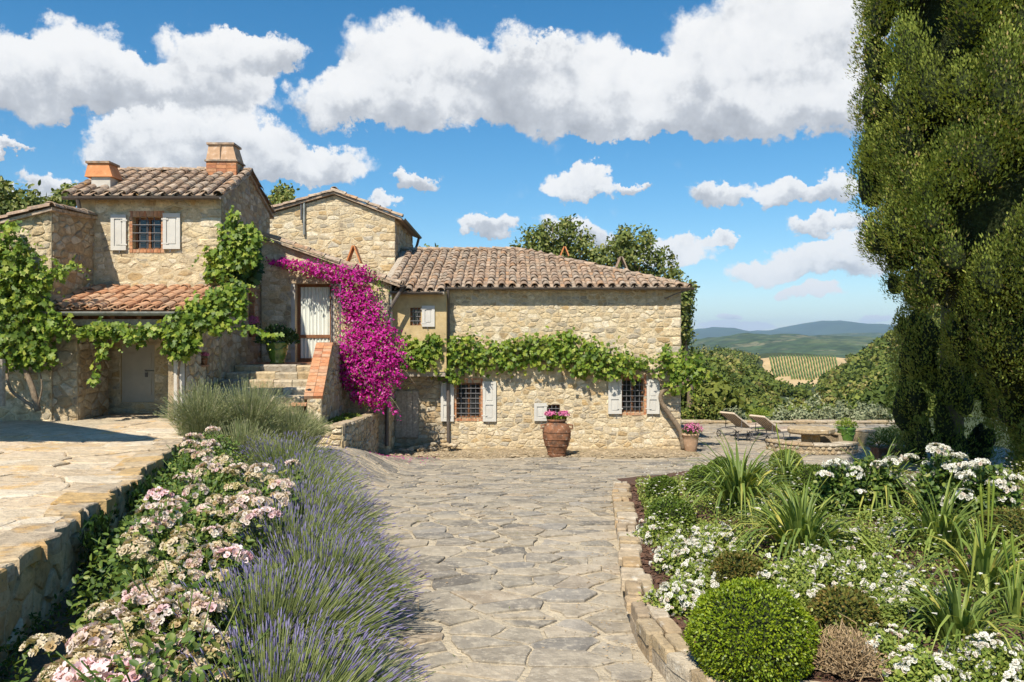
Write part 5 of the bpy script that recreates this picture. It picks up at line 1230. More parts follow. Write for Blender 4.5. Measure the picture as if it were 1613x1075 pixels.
tuft(tro, 'foliage', ct + Vector((-.05, 0, .40)), .46, 900, 'box_dark', .07, .9, wid=.35)
# parapet at the edge of the court
edge = thing('boundary_wall', (8.5, 27.6, 0), 'low stone boundary wall at the far edge of the court', 'wall')
wall(edge, 'wall_face', (5.0, 27.6, -.3), (1, 0, 0), rect(8.6, .37), seed=95, thick=.35, hr=(.12, .2), wr=(.3, .6), mats=('stone_old_shade', 'mortar_old_shade'))
x = 5.0
while x < 13.4:
    L = rg.uniform(.4, .75); plate([(x, 27.56), (x + L - .01, 27.56), (x + L - .01, 27.98), (x, 27.98)], lambda a, b: .12, lambda a, b: .072, rg, 'kerb', edge, 'capstone', .96, rg.uniform(-.01, .02), rg.random()); x += L
# pale carved stone in the bed
co = on_bed(1392, 792); orn = thing('stone_ornament', co, 'small pale curved carved stone among the white roses', 'ornament')
pts_ = [W(1376, 785, co.y), W(1378, 762, co.y), W(1388, 752, co.y), W(1400, 757, co.y), W(1406, 770, co.y), W(1404, 782, co.y)]
G().tube(smooth_path(pts_, 5), [.07 + .02 * math.sin(i * .4) for i in range(26)], 9).build('carved_scroll', 'render_grey', orn, smooth=True)
# geraniums in the tower's slit window and in the porch niche
gp = Vector((-6.36, 19.5, ZW(531, 19.6) + .0)); wp = thing('window_geranium', gp, 'pot of pink geraniums in the narrow window of the tower side wall', 'flower pot')
G().lathe([(0, 0), (.07, 0), (.10, .16), (.11, .17), (.09, .17), (0, .15)], gp, 16).build('pot_body', 'terracotta', wp, smooth=True)
flowers(wp, 'flowers', gp + Vector((.04, 0, .34)), .16, 70, 'geranium', .04, 1.1); tuft(wp, 'foliage', gp + Vector((.03, 0, .25)), .15, 90, 'rose_leaf', .05)
gp = Vector((-6.45, YS + .98, zt0 + 1.15)); wp = thing('niche_pot', gp, 'small clay pot with red flowers in the niche of the porch wall', 'flower pot')
G().lathe([(0, 0), (.055, 0), (.075, .13), (.085, .14), (.07, .14), (0, .12)], gp, 16).build('pot_body', 'terracotta', wp, smooth=True)
flowers(wp, 'flowers', gp + Vector((.02, 0, .2)), .08, 40, 'geranium', .03, .8)
# ------------------------------------------------------------------ climbing plants
SUNV = np.array(to_sun)
def blobs_pts(blobs, Y, n, dth=.16, shell=.35, rag=.2):
    """n points in flattened lobes given by their place on the wall (px, py, half-widths in px) at depth Y."""
    ar = np.array([b[2] * b[3] for b in blobs], float); k = nr.choice(len(blobs), n, p=ar / ar.sum()); B = np.array([b[:4] for b in blobs], float)[k]
    Yb = np.array([(b[4] if len(b) > 4 else Y) for b in blobs])[k]
    d = rdir(n); rad = (shell + (1 - shell) * nr.random(n) ** .5) * (1 + rag * nr.normal(size=n)); d = d * rad[:, None]
    px = B[:, 0] + d[:, 0] * B[:, 2]; py = B[:, 1] - d[:, 2] * B[:, 3]; y = Yb + d[:, 1] * dth
    C = np.stack([(px - CX) / F * y, y, ZC - (py - CY) / F * y], 1); return C, d
def wall_leaves(parent, name, blobs, Y, n, mat, size=.13, dth=.16, shape='lobed', wid=.95, shoots=True):
    C, d = blobs_pts(blobs, Y, n, dth); sz = np.ones(n)
    keep = vnoise(C[:, 0], C[:, 2], 5.5, Y) + .5 * nr.normal(size=n) > -.62; C, d, sz = C[keep], d[keep], sz[keep]
    if shoots:                                       # young shoots that break the outline
        for q in range(max(3, n // 110)):
            b = blobs[nr.integers(len(blobs))]; a = nr.uniform(-.6, 3.7); yb = (b[4] if len(b) > 4 else Y) - nr.uniform(0, dth); L = nr.uniform(12, 34); m = nr.integers(5, 10); t = np.linspace(.1, 1, m)
            px = b[0] + np.cos(a) * (b[2] * .85 + t * L) + nr.normal(size=m); py = b[1] - np.sin(a) * (b[3] * .85 + t * L) + t * t * L * .5
            C = np.concatenate([C, np.stack([(px - CX) / F * yb, np.full(m, yb), ZC - (py - CY) / F * yb], 1)]); d = np.concatenate([d, rdir(m)]); sz = np.concatenate([sz, .85 - .5 * t])
    n = len(C)
    A = unit(np.stack([d[:, 0] * .6, -np.abs(nr.normal(size=n)) * .3, -np.ones(n) * .7], 1) + .55 * rdir(n)); Nn = unit(d * .5 + np.array([-.1, -.75, .45]) + .65 * rdir(n))
    V, Fc, q = leafset(C, A, Nn, sz * size * nr.uniform(.5, 1.25, n), sz * size * wid * nr.uniform(.7, 1.1, n), shape); return ob(name, V, Fc, mat, parent, rnd=q, kind='stuff')
def stem(parent, pts, r0, r1, mat='bark', name='stem', k=6, n=8):
    p = smooth_path(pts, k); m = len(p); g = G()
    return g.tube(p, [r0 + (r1 - r0) * i / (m - 1) for i in range(m)], n).build(name, mat, parent, smooth=True)
vb = [(700,560,25,34),(730,555,32,30),(715,588,20,18),(770,562,36,28),(810,560,36,28),(850,555,36,27),(885,552,36,34),(920,560,36,34),(955,566,30,30),(985,576,24,22),(1010,570,18,12),(1035,588,12,8),(735,533,8,6),(895,528,10,8),(830,538,16,8),
      (1060,575,24,26),(1085,582,30,28),(1070,610,22,14),(1102,590,16,20),(1052,555,10,16)]
vb2 = [(650,550,18,16),(668,568,16,18),(680,545,14,20),(640,560,12,20)]
gv = thing('grapevine', W(1074, 706, 20.85), 'grapevine trained along the front of the main house, its bent trunk at the right corner', 'vine')
wall_leaves(gv, 'foliage', vb, 20.78, 3300, 'vine_leaf', .115, .20); wall_leaves(gv, 'foliage', vb2, 20.5, 420, 'vine_leaf', .14, .10)
stem(gv, [W(1077, 708, 20.8), W(1072, 680, 20.8), W(1056, 655, 20.82), W(1043, 636, 20.82), W(1041, 622, 20.8), W(1050, 613, 20.78), W(1070, 609, 20.75), W(1085, 595, 20.7)], .075, .04, name='trunk', n=10)
stem(gv, [W(1050, 613, 20.8), W(1030, 592, 20.85), W(985, 578, 20.88), W(920, 572, 20.88), W(850, 570, 20.88), W(780, 573, 20.88), W(705, 580, 20.85)], .035, .015, name='branch')
stem(gv, [W(1062, 660, 20.84), W(1074, 690, 20.84), W(1079, 709, 20.8)], .03, .03, name='branch')
lv = thing('grapevine', W(58, 645, 15.4), 'bushy grapevine covering the wing at the left edge', 'vine')
lb = [(15,405,34,40),(42,442,42,36),(60,498,36,34),(18,470,42,50),(12,545,38,36),(55,555,30,28),(95,432,10,12),(20,356,14,8),(74,518,24,24),(108,418,6,6),(-25,450,50,80)]
wall_leaves(lv, 'foliage', lb, 15.45, 3600, 'vine_leaf', .115, .30)
stem(lv, [W(60, 648, 15.4), W(52, 615, 15.4), W(40, 580, 15.45), W(36, 545, 15.5), W(40, 500, 15.5)], .06, .04, name='trunk', n=10)
stem(lv, [W(58, 644, 15.42), W(36, 630, 15.35), W(16, 612, 15.4), W(10, 575, 15.45), W(14, 545, 15.45)], .035, .02, name='branch'); stem(lv, [W(60, 640, 15.4), W(66, 610, 15.4), W(62, 580, 15.4)], .02, .012, name='branch')
pv_ = thing('grapevine', W(283, 640, 15.6), 'bright grapevine draped over the porch gutter and its right corner', 'vine')
pb2 = [(120,522,24,12),(150,518,22,12),(175,520,24,14),(205,526,24,16),(238,522,20,12),(268,526,22,14),(160,548,8,18),(152,580,5,20),(146,600,4,8),(290,515,30,30),(284,546,28,20),(322,492,30,26),(350,468,30,24),(340,502,30,24),(305,490,24,18),(376,482,14,24),(394,518,14,7),(425,527,18,3),(372,455,14,16)]
wall_leaves(pv_, 'foliage', pb2, 15.45, 2500, 'vine_leaf', .11, .20)
stem(pv_, [W(283, 650, 15.6), W(281, 590, 15.6), W(290, 550, 15.55), W(320, 510, 15.5), W(350, 475, 15.5)], .03, .018, name='trunk')
stem(pv_, [W(290, 530, 15.5), W(240, 520, 15.5), W(180, 518, 15.5), W(110, 525, 15.5)], .018, .01, name='branch')
tv_ = thing('grapevine', W(350, 470, 17.2), 'grapevine clump climbing the front corner of the tower house', 'vine')
tb = [(368,372,26,28),(386,398,24,28),(352,412,24,24),(340,430,18,18),(395,378,14,24),(330,396,10,10),(366,345,8,12)]
wall_leaves(tv_, 'foliage', tb, 17.25, 1000, 'vine_leaf', .12, .22); wall_leaves(tv_, 'foliage', [(380,425,22,22),(395,410,14,28)], 17.6, 500, 'vine_dark', .14, .2)
stem(tv_, [W(352, 480, 17.35), W(356, 440, 17.35), W(364, 400, 17.35), W(370, 360, 17.38)], .025, .012, name='trunk')

# bougainvillea
bg_ = thing('bougainvillea', (-3.75, 19.2, 1.1), 'magenta bougainvillea climbing over the door and tumbling down beside the parapet', 'bougainvillea')
bb = [(440,413,20,6,20.0),(470,418,24,9,20.0),(500,426,24,11,20.0),(530,432,24,14,19.95),(558,440,26,18,19.9),(548,462,20,16,19.85),(565,485,28,30,19.75),(578,515,32,30,19.6),(590,545,38,32,19.35),(576,585,42,34,19.2),(590,610,28,26,19.3),(560,545,24,26,19.5),(612,562,18,22,19.3),(622,590,10,14,19.3),(545,560,12,14,19.3),(600,632,12,10,19.3),(572,625,20,12,19.3),(556,600,16,18,19.35),(542,556,14,16,19.1),(548,585,14,18,19.1)]
C, d = blobs_pts(bb, 19.7, 15500, .36, .40, .24); kp = vnoise(C[:, 0], C[:, 2], 7., 3.) + .45 * nr.normal(size=len(C)) > -.55; C, d = C[kp], d[kp]
for q_ in range(70):
    b_ = bb[nr.integers(4, len(bb))]; a_ = nr.uniform(-1.2, 1.6); t_ = np.linspace(.1, 1, 16); L_ = nr.uniform(8, 26); px_ = b_[0] + np.cos(a_) * (b_[2] * .8 + t_ * L_) + nr.normal(0, 1.6, 16); py_ = b_[1] - np.sin(a_) * (b_[3] * .8 + t_ * L_) + t_ * t_ * L_ * .6 + nr.normal(0, 1.6, 16); y_ = b_[4] - .2
    C = np.concatenate([C, np.stack([(px_ - CX) / F * y_, np.full(16, y_), ZC - (py_ - CY) / F * y_], 1)]); d = np.concatenate([d, rdir(16)])
n = len(C)
V, Fc, q = leafset(C, rdir(n), unit(d * .8 + np.array([-.1, -.5, .4]) + .6 * rdir(n)), .075 * nr.uniform(.6, 1.2, n), .06 * nr.uniform(.6, 1.1, n), 'oval'); ob('bracts', V, Fc, 'bract', bg_, rnd=q, kind='stuff')
wall_leaves(bg_, 'foliage', bb + [(595,455,14,24,19.9),(560,425,26,8,20.0),(640,560,10,14,19.5)], 19.75, 2600, 'vine_leaf', .075, .36, 'oval', .6)
stem(bg_, [(-3.75, 19.3, 1.05), W(585, 640, 19.4), W(570, 580, 19.6), W(560, 500, 19.9), W(545, 445, 20.05), W(480, 420, 20.1)], .04, .015, name='trunk')
for k_ in range(16):                                 # arching young canes
    b_ = bb[6 + k_ % (len(bb) - 6)]; p_ = W(b_[0], b_[1], b_[4]); sx_ = rng.choice((-1, 1, 1)); stem(bg_, [p_, p_ + Vector((sx_ * .25, -.22, .12)), p_ + Vector((sx_ * .55, -.34, -.08 - .3 * rng.random()))], .008, .004, 'bark', 'cane', 4, 5)
n = 260; xf = nr.normal(-3.0, .55, n); yf = nr.normal(19.0, .9, n); kf = xf > -3.3; xf, yf = xf[kf], yf[kf]; n = len(xf)
V, Fc, q = leafset(np.stack([xf, yf, gz(xf, yf) + .02], 1), rdir(n) * np.array([1, 1, .2]), np.array([0, 0, 1.]) + .3 * rdir(n), .035, .03, 'oval'); ob('fallen_petals', V, Fc, 'bract', bg_, rnd=q, kind='stuff')
tuft(pln, 'groundcover', (-3.75, 17.3, 1.12), .34, 500, 'lime_leaf', .05, .35); tuft(pln, 'groundcover', (-3.75, 18.4, 1.10), .34, 400, 'ground_leaf', .05, .4)

# ------------------------------------------------------------------ lavender
def lavender(c, rad, ht, ns, label, bloom=True, seed=0, lean=(0, 0), nl=5200, cat='lavender', group=None):
    t = thing('lavender_bush', c, label, cat, group); c = np.array(c)
    th = nr.random(ns) * 2 * np.pi; u = nr.random(ns) ** .55; dxy = np.stack([np.cos(th), np.sin(th)], 1)
    base = c + np.concatenate([dxy * (u * rad * .42)[:, None], np.zeros((ns, 1))], 1)
    tip = c + np.concatenate([dxy * (u * rad * nr.uniform(.9, 1.12, ns))[:, None] + np.array(lean) * u[:, None], (ht * (1 - .42 * u ** 2.2) * nr.uniform(.66, 1.12, ns))[:, None]], 1) + nr.normal(0, .035, (ns, 3))
    mid = (base + tip) / 2; mid[:, 2] += .14 * ht * u; mid[:, :2] -= dxy * (u * rad * .10)[:, None]
    side = unit(np.cross(tip - base, rdir(ns))); w = .0021 + .0006 * nr.random(ns)
    P = np.stack([base, mid, tip], 1)                                    # triangular stems
    s2 = unit(np.cross(tip - base, side)); offs = [side, -.5 * side + .87 * s2, -.5 * side - .87 * s2]
    V = np.stack([P + o[:, None, :] * w[:, None, None] for o in offs], 2)   # ns,3(level),3(side),3
    V = V.reshape(-1, 3); b = (np.arange(ns) * 9)[:, None, None]; T = np.array([[l*3 + k, l*3 + (k+1) % 3, (l+1)*3 + (k+1) % 3, (l+1)*3 + k] for l in range(2) for k in range(3)])
    ob('stems', V, (T[None] + b).reshape(-1, 4), 'lav_stem' if bloom else 'lav_silver', t, rnd=np.repeat(nr.random(ns), 9), kind='stuff')
    ax = unit(tip - mid); L = nr.uniform(.035, .062, ns) if bloom else nr.uniform(.03, .055, ns); R0 = nr.uniform(.0036, .0064, ns) * (nr.random(ns) < .8) if bloom else nr.uniform(.0032, .005, ns)
    prof_ = [(-.12, .35), (.18, 1.), (.62, .85), (1.0, .15)]; e1 = unit(np.cross(ax, rdir(ns))); e2 = np.cross(ax, e1); lev = []
    for (a, r_) in prof_:
        lev.append(np.stack([tip + ax * (a * L)[:, None] + (e1 * np.cos(q_) + e2 * np.sin(q_)) * (R0 * r_)[:, None] for q_ in (0, 2.0944, 4.1888)], 1))
    V = np.stack(lev, 1).reshape(-1, 3); m = len(prof_); T = np.array([[l*3 + k, l*3 + (k+1) % 3, (l+1)*3 + (k+1) % 3, (l+1)*3 + k] for l in range(m-1) for k in range(3)])
    ob('flower_spikes', V, (T[None] + (np.arange(ns) * 3 * m)[:, None, None]).reshape(-1, 4), 'lav_flower' if bloom else 'lav_silver', t, rnd=np.repeat(nr.random(ns), 3 * m), kind='stuff')
    th = nr.random(nl) * 2 * np.pi; u = nr.random(nl) ** .5; k = nr.uniform(.1, .78, nl)
    C = c + np.stack([np.cos(th) * u * rad * (.45 + .5 * k), np.sin(th) * u * rad * (.45 + .5 * k), k * ht * (1 - .42 * u ** 2.2)], 1) + np.concatenate([np.array(lean)[None] * (u * k)[:, None], np.zeros((nl, 1))], 1)
    A = unit(np.stack([np.cos(th) * u, np.sin(th) * u, np.ones(nl) * .8], 1) + .5 * rdir(nl))
    V, Fc, q = leafset(C, A, rdir(nl), nr.uniform(.06, .12, nl), .008, 'rhomb'); ob('leaves', V, Fc, 'lav_stem' if bloom else 'lav_silver', t, rnd=q, kind='stuff')
    return t
lavs = [(-1.28, 4.25, .76, .66, 'at the bottom edge of the picture'), (-1.62, 5.2, .80, .74, 'second from the front of the row'), (-1.56, 6.25, .74, .70, 'third from the front of the row'), (-1.98, 7.1, .82, .74, 'fourth from the front of the row'),
        (-2.2, 8.45, .80, .70, 'beside the middle of the rose hedge'), (-2.72, 9.5, .90, .76, 'third from the far end of the row'), (-2.95, 10.95, .88, .74, 'second from the far end of the row'), (-3.5, 12.2, .92, .78, 'at the far end of the row')]
for i, (x, y, r, h, lab) in enumerate(lavs):
    lavender((x, y, float(gz(x, y)) - .02), r, h, 1650 if i < 5 else 1000, 'purple flowering lavender along the path, ' + lab, seed=i, lean=(.10, 0), group='lavender row along the path')
for (px, py, Y, r, h, lab) in ((318, 742, 13.6, .66, .92, 'tall grey-green lavender not yet in flower, at the porch post'), (392, 742, 13.9, .82, 1.0, 'tall grey-green lavender not yet in flower, before the stair foot'), (452, 742, 13.9, .70, .86, 'tall grey-green lavender not yet in flower, nearest the stone planter'), (380, 742, 12.9, .72, .74, 'lower grey-green lavender in front of the tall ones, behind the roses'), (470, 735, 14.6, .6, .62, 'grey-green lavender spreading to the path below the stone planter')):
    x = XW(px, Y); lavender((x, Y, float(gz(x, Y)) - .02), r, h, 950, lab, bloom=False, nl=4200)

# ------------------------------------------------------------------ roses
def floret(r, npet, cup, rg, petal=.9):
    V = []; Fc = []
    for lay, (m, k, c_) in enumerate(((npet, 1., cup), (max(3, npet - 2), .62, cup + .6))):
        for i in range(m):
            a = 2 * math.pi * i / m + lay * .5 + rg.uniform(-.2, .2); w = r * k * petal; L = r * k * rg.uniform(.85, 1.1); cz = math.sin(c_); cx_ = math.cos(c_); b = len(V)
            pts_ = [(.08, 0, 0), (.55, .42, .55), (1.0, .26, 1.0), (1.0, -.26, 1.0), (.55, -.42, .55)]
            for (s, t_, up) in pts_: x = L * s * cx_; y = w * t_; z = L * up * cz + .004 * lay; V.append((x * math.cos(a) - y * math.sin(a), x * math.sin(a) + y * math.cos(a), z))
            Fc += [[b, b+1, b+2], [b, b+2, b+3], [b, b+3, b+4]]
    return np.array(V), Fc
def cluster_mesh(name, n, R_, fr, mat, seed, sq=.6, npet=6, cup=.35):
    rg = random.Random(seed); g = G()
    for i in range(n):
        a = rg.random() * 6.28; u = math.sqrt(rg.random()); p = Vector((u * R_ * math.cos(a), u * R_ * math.sin(a), R_ * sq * math.sqrt(max(0, 1 - u * u)) * rg.uniform(.7, 1.05)))
        d = (Vector((p.x * 1.2, p.y * 1.2, p.z + .03)).normalized() + Vector((rg.uniform(-.35, .35), rg.uniform(-.35, .35), rg.uniform(-.2, .3)))).normalized(); q = d.to_track_quat('Z', 'Y')
        V, Fc = floret(fr * rg.uniform(.75, 1.15), npet, cup + rg.uniform(-.15, .45), rg); g.add([q @ Vector(v) + p for v in V], Fc, rg.random())
    return meshdata(name, g.V, g.F, mat, g.r)
CL = {'pink': [cluster_mesh('rose_cluster', 30, .125, .036, 'rose_pink', 100 + i) for i in range(4)], 'wilt': [cluster_mesh('rose_cluster', 26, .115, .032, 'rose_wilt', 120 + i, cup=.1) for i in range(3)],
      'deep': [cluster_mesh('rose_cluster', 22, .12, .042, 'rose_deep', 140 + i) for i in range(2)], 'white': [cluster_mesh('rose_cluster', 26, .12, .036, 'white_petal', 160 + i) for i in range(4)], 'small': [cluster_mesh('rose_cluster', 7, .05, .030, 'white_petal', 180 + i) for i in range(3)]}
def rose_leaves(parent, C, d, size, mat='rose_leaf', name='foliage'):
    n = len(C); A = unit(d * .7 + .7 * rdir(n) + np.array([0, 0, -.1])); V, Fc, q = leafset(C, A, unit(d * .6 + np.array([-.15, -.35, .7]) + .45 * rdir(n)), size * nr.uniform(.6, 1.2, n), size * .62, 'oval')
    return ob(name, V, Fc, mat, parent, rnd=q, kind='stuff')
RP = [(336,677,'pink'),(306,690,'pink'),(296,712,'pink'),(320,718,'pink'),(351,724,'wilt'),(378,740,'pink'),(362,745,'wilt'),(460,729,'pink'),(293,755,'pink'),(308,772,'pink'),(250,779,'deep'),(245,805,'pink'),(268,810,'pink'),(321,805,'pink'),(338,812,'wilt'),(395,775,'pink'),(382,790,'pink'),(408,792,'pink'),(443,766,'pink'),(428,752,'wilt'),(370,768,'wilt'),(419,809,'deep'),
      (208,844,'wilt'),(224,879,'wilt'),(326,874,'pink'),(336,835,'pink'),(280,856,'wilt'),(239,939,'pink'),(225,950,'pink'),(339,950,'wilt'),(312,942,'pink'),(161,957,'wilt'),(180,968,'pink'),(282,1009,'wilt'),(334,1031,'wilt'),(72,1013,'wilt'),(143,1031,'wilt'),(130,1045,'wilt'),(165,1062,'deep'),(208,1070,'deep'),(365,876,'deep'),(190,1010,'wilt'),(300,985,'wilt'),(255,965,'pink'),(90,1060,'wilt'),(240,1060,'pink'),(300,1050,'wilt'),(345,905,'wilt'),(265,895,'wilt'),(365,830,'wilt')] + [(300,700,'pink'),(330,702,'pink'),(345,742,'pink'),(310,745,'wilt'),(330,738,'pink'),(400,752,'wilt'),(412,738,'pink'),(355,790,'pink'),(338,785,'wilt'),(272,795,'pink'),(258,822,'pink'),(290,835,'wilt'),(390,815,'pink'),(372,802,'pink'),(440,785,'pink'),(232,830,'pink'),(215,862,'wilt'),(300,880,'pink'),(345,858,'wilt'),(250,920,'wilt'),(275,945,'pink'),(222,925,'pink'),(200,985,'wilt'),(170,995,'wilt'),(150,1010,'pink'),(230,1030,'pink'),(185,1045,'deep'),(260,1010,'wilt'),(310,1015,'pink'),(345,1010,'wilt'),(290,1070,'wilt'),(120,1065,'deep'),(350,1060,'wilt'),(320,960,'pink'),(300,905,'pink')]
bush = [(-4.55, 11.9, 'farthest of the pink rose bushes, beside the green lavender'), (-3.95, 10.2, 'second farthest of the pink rose bushes below the terrace wall'), (-3.35, 8.4, 'middle one of the pink rose bushes below the terrace wall'), (-2.85, 6.7, 'second nearest of the pink rose bushes below the terrace wall'), (-2.08, 5.2, 'nearest large pink rose bush below the terrace wall'), (-1.78, 4.1, 'pink rose bush cut off by the bottom edge')]
RB = []
for (x, y, lab) in bush:
    z = float(gz(x, y)); t = thing('rose_bush', (x, y, z), lab, 'rose bush', 'pink rose bushes'); RB.append((x, y, z, t)); n = 2100
    d = rdir(n); d[:, 2] = np.abs(d[:, 2]); C = np.array([x, y, z + .12]) + d * np.array([.72, .95, .78]) * (1 if y > 6 else .78) * (nr.random(n) ** .38)[:, None]; rose_leaves(t, C, d, .062)
    for k in range(16):
        a = rng.random() * 6.28; u = rng.uniform(.2, .62); p = Vector((x, y, z)); stem(t, [p, p + Vector((u * .4 * math.cos(a), u * .5 * math.sin(a), .4)), p + Vector((u * math.cos(a), u * 1.2 * math.sin(a), rng.uniform(.65, .88)))], .008, .004, 'rose_leaf', 'cane', 3, 5)
rg = random.Random(4)
for (px, py, kd) in RP:
    z = 1.50 - .34 * (py - 680) / 390; Y = (ZC - z) * F / (py - CY); p = Vector((XW(px, Y), Y, z - .03))
    x, y, zz, t = min(RB, key=lambda b: (b[0] - p.x) ** 2 + (b[1] - p.y) ** 2)
    k = 1.15 if kd == 'deep' else 1.
    inst('rose_cluster', rg.choice(CL[kd]), Matrix.Translation(p) @ Matrix.Rotation(rg.uniform(-.5, .5), 4, 'X') @ Matrix.Rotation(rg.random() * 6, 4, 'Z') @ Matrix.Diagonal((*(Vector((1., 1., .95)) * k * rg.uniform(.7, 1.15)), 1)), t)
    stem(t, [(x + (p.x - x) * .3, y + (p.y - y) * .3, zz + .1), (x + (p.x - x) * .75, y + (p.y - y) * .75, zz + (p.z - zz) * .55), p], .006, .004, 'rose_leaf', 'cane', 3, 5)
    n = 40; d = rdir(n); C = np.array(p) - np.array([0, 0, .13]) + d * np.array([.14, .14, .12]); rose_leaves(t, C, d, .065)
# ivy on the terrace wall
iv = thing('ivy', (-3.9, 8.2, .6), 'dark ivy hanging over the shaded terrace wall', 'ivy')
n = 2200; s_ = nr.random(n) * 4.2 + 4.6; P0 = np.array(TB)[None] + np.array(Ud)[None] * s_[:, None]; C = P0 + np.array(nrm)[None] * nr.uniform(.06, .2, n)[:, None]; C[:, 2] = .55 + .72 * nr.random(n) ** .8
kk = vnoise(s_, C[:, 2], 2.6) > -.15; C = C[kk]; n = len(C)
V, Fc, q = leafset(C, unit(np.array([0, 0, -1.]) + .7 * rdir(n)), unit(np.array(nrm) + .5 * rdir(n)), nr.uniform(.04, .075, n), .05, 'lobed'); ob('foliage', V, Fc, 'vine_dark', iv, rnd=q, kind='stuff')

# ------------------------------------------------------------------ the flower bed
def boxball(px, py, rpx, label, mat='box_leaf', sq=.86, n=None, size=.02, h=.0):
    b = on_bed(px, py + rpx * .75); s = b.y / F; r = rpx * s; t = thing('box_ball', b, label, 'box shrub', None); c = np.array([b.x, b.y, b.z + r * sq * .72]); n = n or int(9000 * min(1, (r / .38)) ** 2)
    g = G(); prof_ = [(.001, -.7)] + [(math.cos(a) * .90, math.sin(a) * .90) for a in np.linspace(-.75, 1.56, 9)]; g.lathe([(a * r, bq * r * sq) for a, bq in prof_], c, 18); g.build('ball_shade_core', 'shade_core', t, smooth=True)  # solid core under the leaves, coloured as the shade among them
    d = rdir(n); d = d[d[:, 2] > -.75]; n = len(d); lump = 1 + .04 * np.sin(d[:, 0] * 7 + px) * np.cos(d[:, 2] * 6 + d[:, 1] * 5) + .025 * np.sin(d[:, 0] * 17) * np.sin(d[:, 2] * 15 + px) + .028 * nr.normal(size=n) + .09 * (nr.random(n) < .02) * nr.random(n)
    C = c + d * (np.array([1, 1, sq]) * r) * lump[:, None]; V, Fc, q = leafset(C, unit(d + .8 * rdir(n)), unit(d + .6 * rdir(n)), size * nr.uniform(.7, 1.3, n), size * .62, 'rhomb'); ob('foliage', V, Fc, mat, t, rnd=q, kind='stuff'); return t
boxball(1183, 990, 93, 'largest bright green clipped box ball at the front of the bed', n=17000, size=.021)
for (px, py, r, m, lab) in ((1043, 770, 24, 'box_dark', 'small dark box ball at the far tip of the bed by the kerb'), (1056, 812, 36, 'box_dark', 'dark box ball just behind the white blooms at the kerb'), (1110, 756, 28, 'box_dark', 'dark box ball left of the pair behind the first iris'), (1140, 742, 26, 'box_dark', 'dark box ball right of the pair behind the first iris'),
        (1280, 756, 30, 'box_dark', 'dark box ball in the middle of the bed, farther of two'), (1299, 784, 32, 'box_dark', 'dark box ball in the middle of the bed, nearer of two'), (1238, 728, 24, 'ground_leaf', 'light green rounded shrub at the far edge of the bed'), (1162, 902, 38, 'box_rust', 'olive brown box ball just behind the largest one'), (1330, 968, 50, 'box_rust', 'rust tinged box ball right of the largest one'), (1588, 834, 42, 'box_rust', 'yellow brown box ball at the right edge of the bed')):
    boxball(px, py, r, lab, m, n=4200, size=.028)
b = on_bed(1332, 1062); dead = thing('dead_shrub', b, 'withered brown box shrub of bare twigs in front of the rust tinged one', 'dead shrub'); tw = G()
for k in range(420):
    d = Vector((rng.gauss(0, 1), rng.gauss(0, 1), abs(rng.gauss(0, .8)) + .15)).normalized(); L = rng.uniform(.12, .24); p = b + Vector((rng.gauss(0, .05), rng.gauss(0, .05), .02)); q = p + Vector((d.x * L, d.y * L, d.z * L * 1.15)); e = q + Vector((rng.gauss(0, .04), rng.gauss(0, .04), rng.uniform(.0, .07)))
    tw.tube([p, q, e], [.004, .003, .0015], 3, rng.random(), cap=False)
tw.build('twigs', 'twig', dead, kind='stuff')
tuft(dead, 'dry_leaves', b + Vector((0, 0, .10)), .25, 900, 'twig', .022, .8)
# strap-leaved clumps
def strap_mesh(L, w, bend, seed):
    V = []; n = 6
    for k in range(n + 1):
        t = k / n; a = bend * t * t; x = L * (t * math.sin(a * .6)); z = L * t * math.cos(a * .75); ww = w * (1 - t ** 3) * (.75 + .25 * math.sin(math.pi * min(1, t * 1.4))); V += [(x, -ww / 2, z), (x + w * .12, 0, z), (x, ww / 2, z)]
    Fc = []
    for k in range(n): Fc += [[k*3, k*3+1, (k+1)*3+1, (k+1)*3], [k*3+1, k*3+2, (k+1)*3+2, (k+1)*3+1]]
    return meshdata('strap_leaf', V, Fc, 'iris_leaf')
ST = [strap_mesh(.5, .031, bnd, i) for i, bnd in enumerate((.35, .6, .9, 1.2, 1.6, 2.0))]
def strapclump(px, py, rpx, label, n=125, stalks=0):
    b = on_bed(px, py + rpx * .45); s = b.y / F; hgt = rpx * 2.2 * s; t = thing('iris_clump', b, label, 'iris', 'strap-leaved clumps in the bed')
    for k in range(n):
        a = rng.random() * 6.283; u = rng.random() ** .7; sc_ = hgt / .5 * rng.uniform(.72, 1.1); me = ST[min(5, int(u * 5.9))]
        inst('leaf', me, Matrix.Translation(b + Vector((u * hgt * .22 * math.cos(a), u * hgt * .22 * math.sin(a), -.02))) @ Matrix.Rotation(a + rng.gauss(0, .35), 4, 'Z') @ Matrix.Rotation(u * .32, 4, 'Y') @ Matrix.Diagonal((sc_, max(.8, sc_ * .9), sc_, 1)), t)
    for k in range(stalks):
        a = rng.random() * 6.28; u = hgt * .3; top = b + Vector((u * math.cos(a) * .6, u * math.sin(a) * .6, hgt * rng.uniform(1.1, 1.35)))
        G().tube([b, b.lerp(top, .6) + Vector((.01, 0, 0)), top, top + Vector((0, 0, .06))], [.006, .005, .011, .002], 6).build('flower_stalk', 'lime_leaf', t)
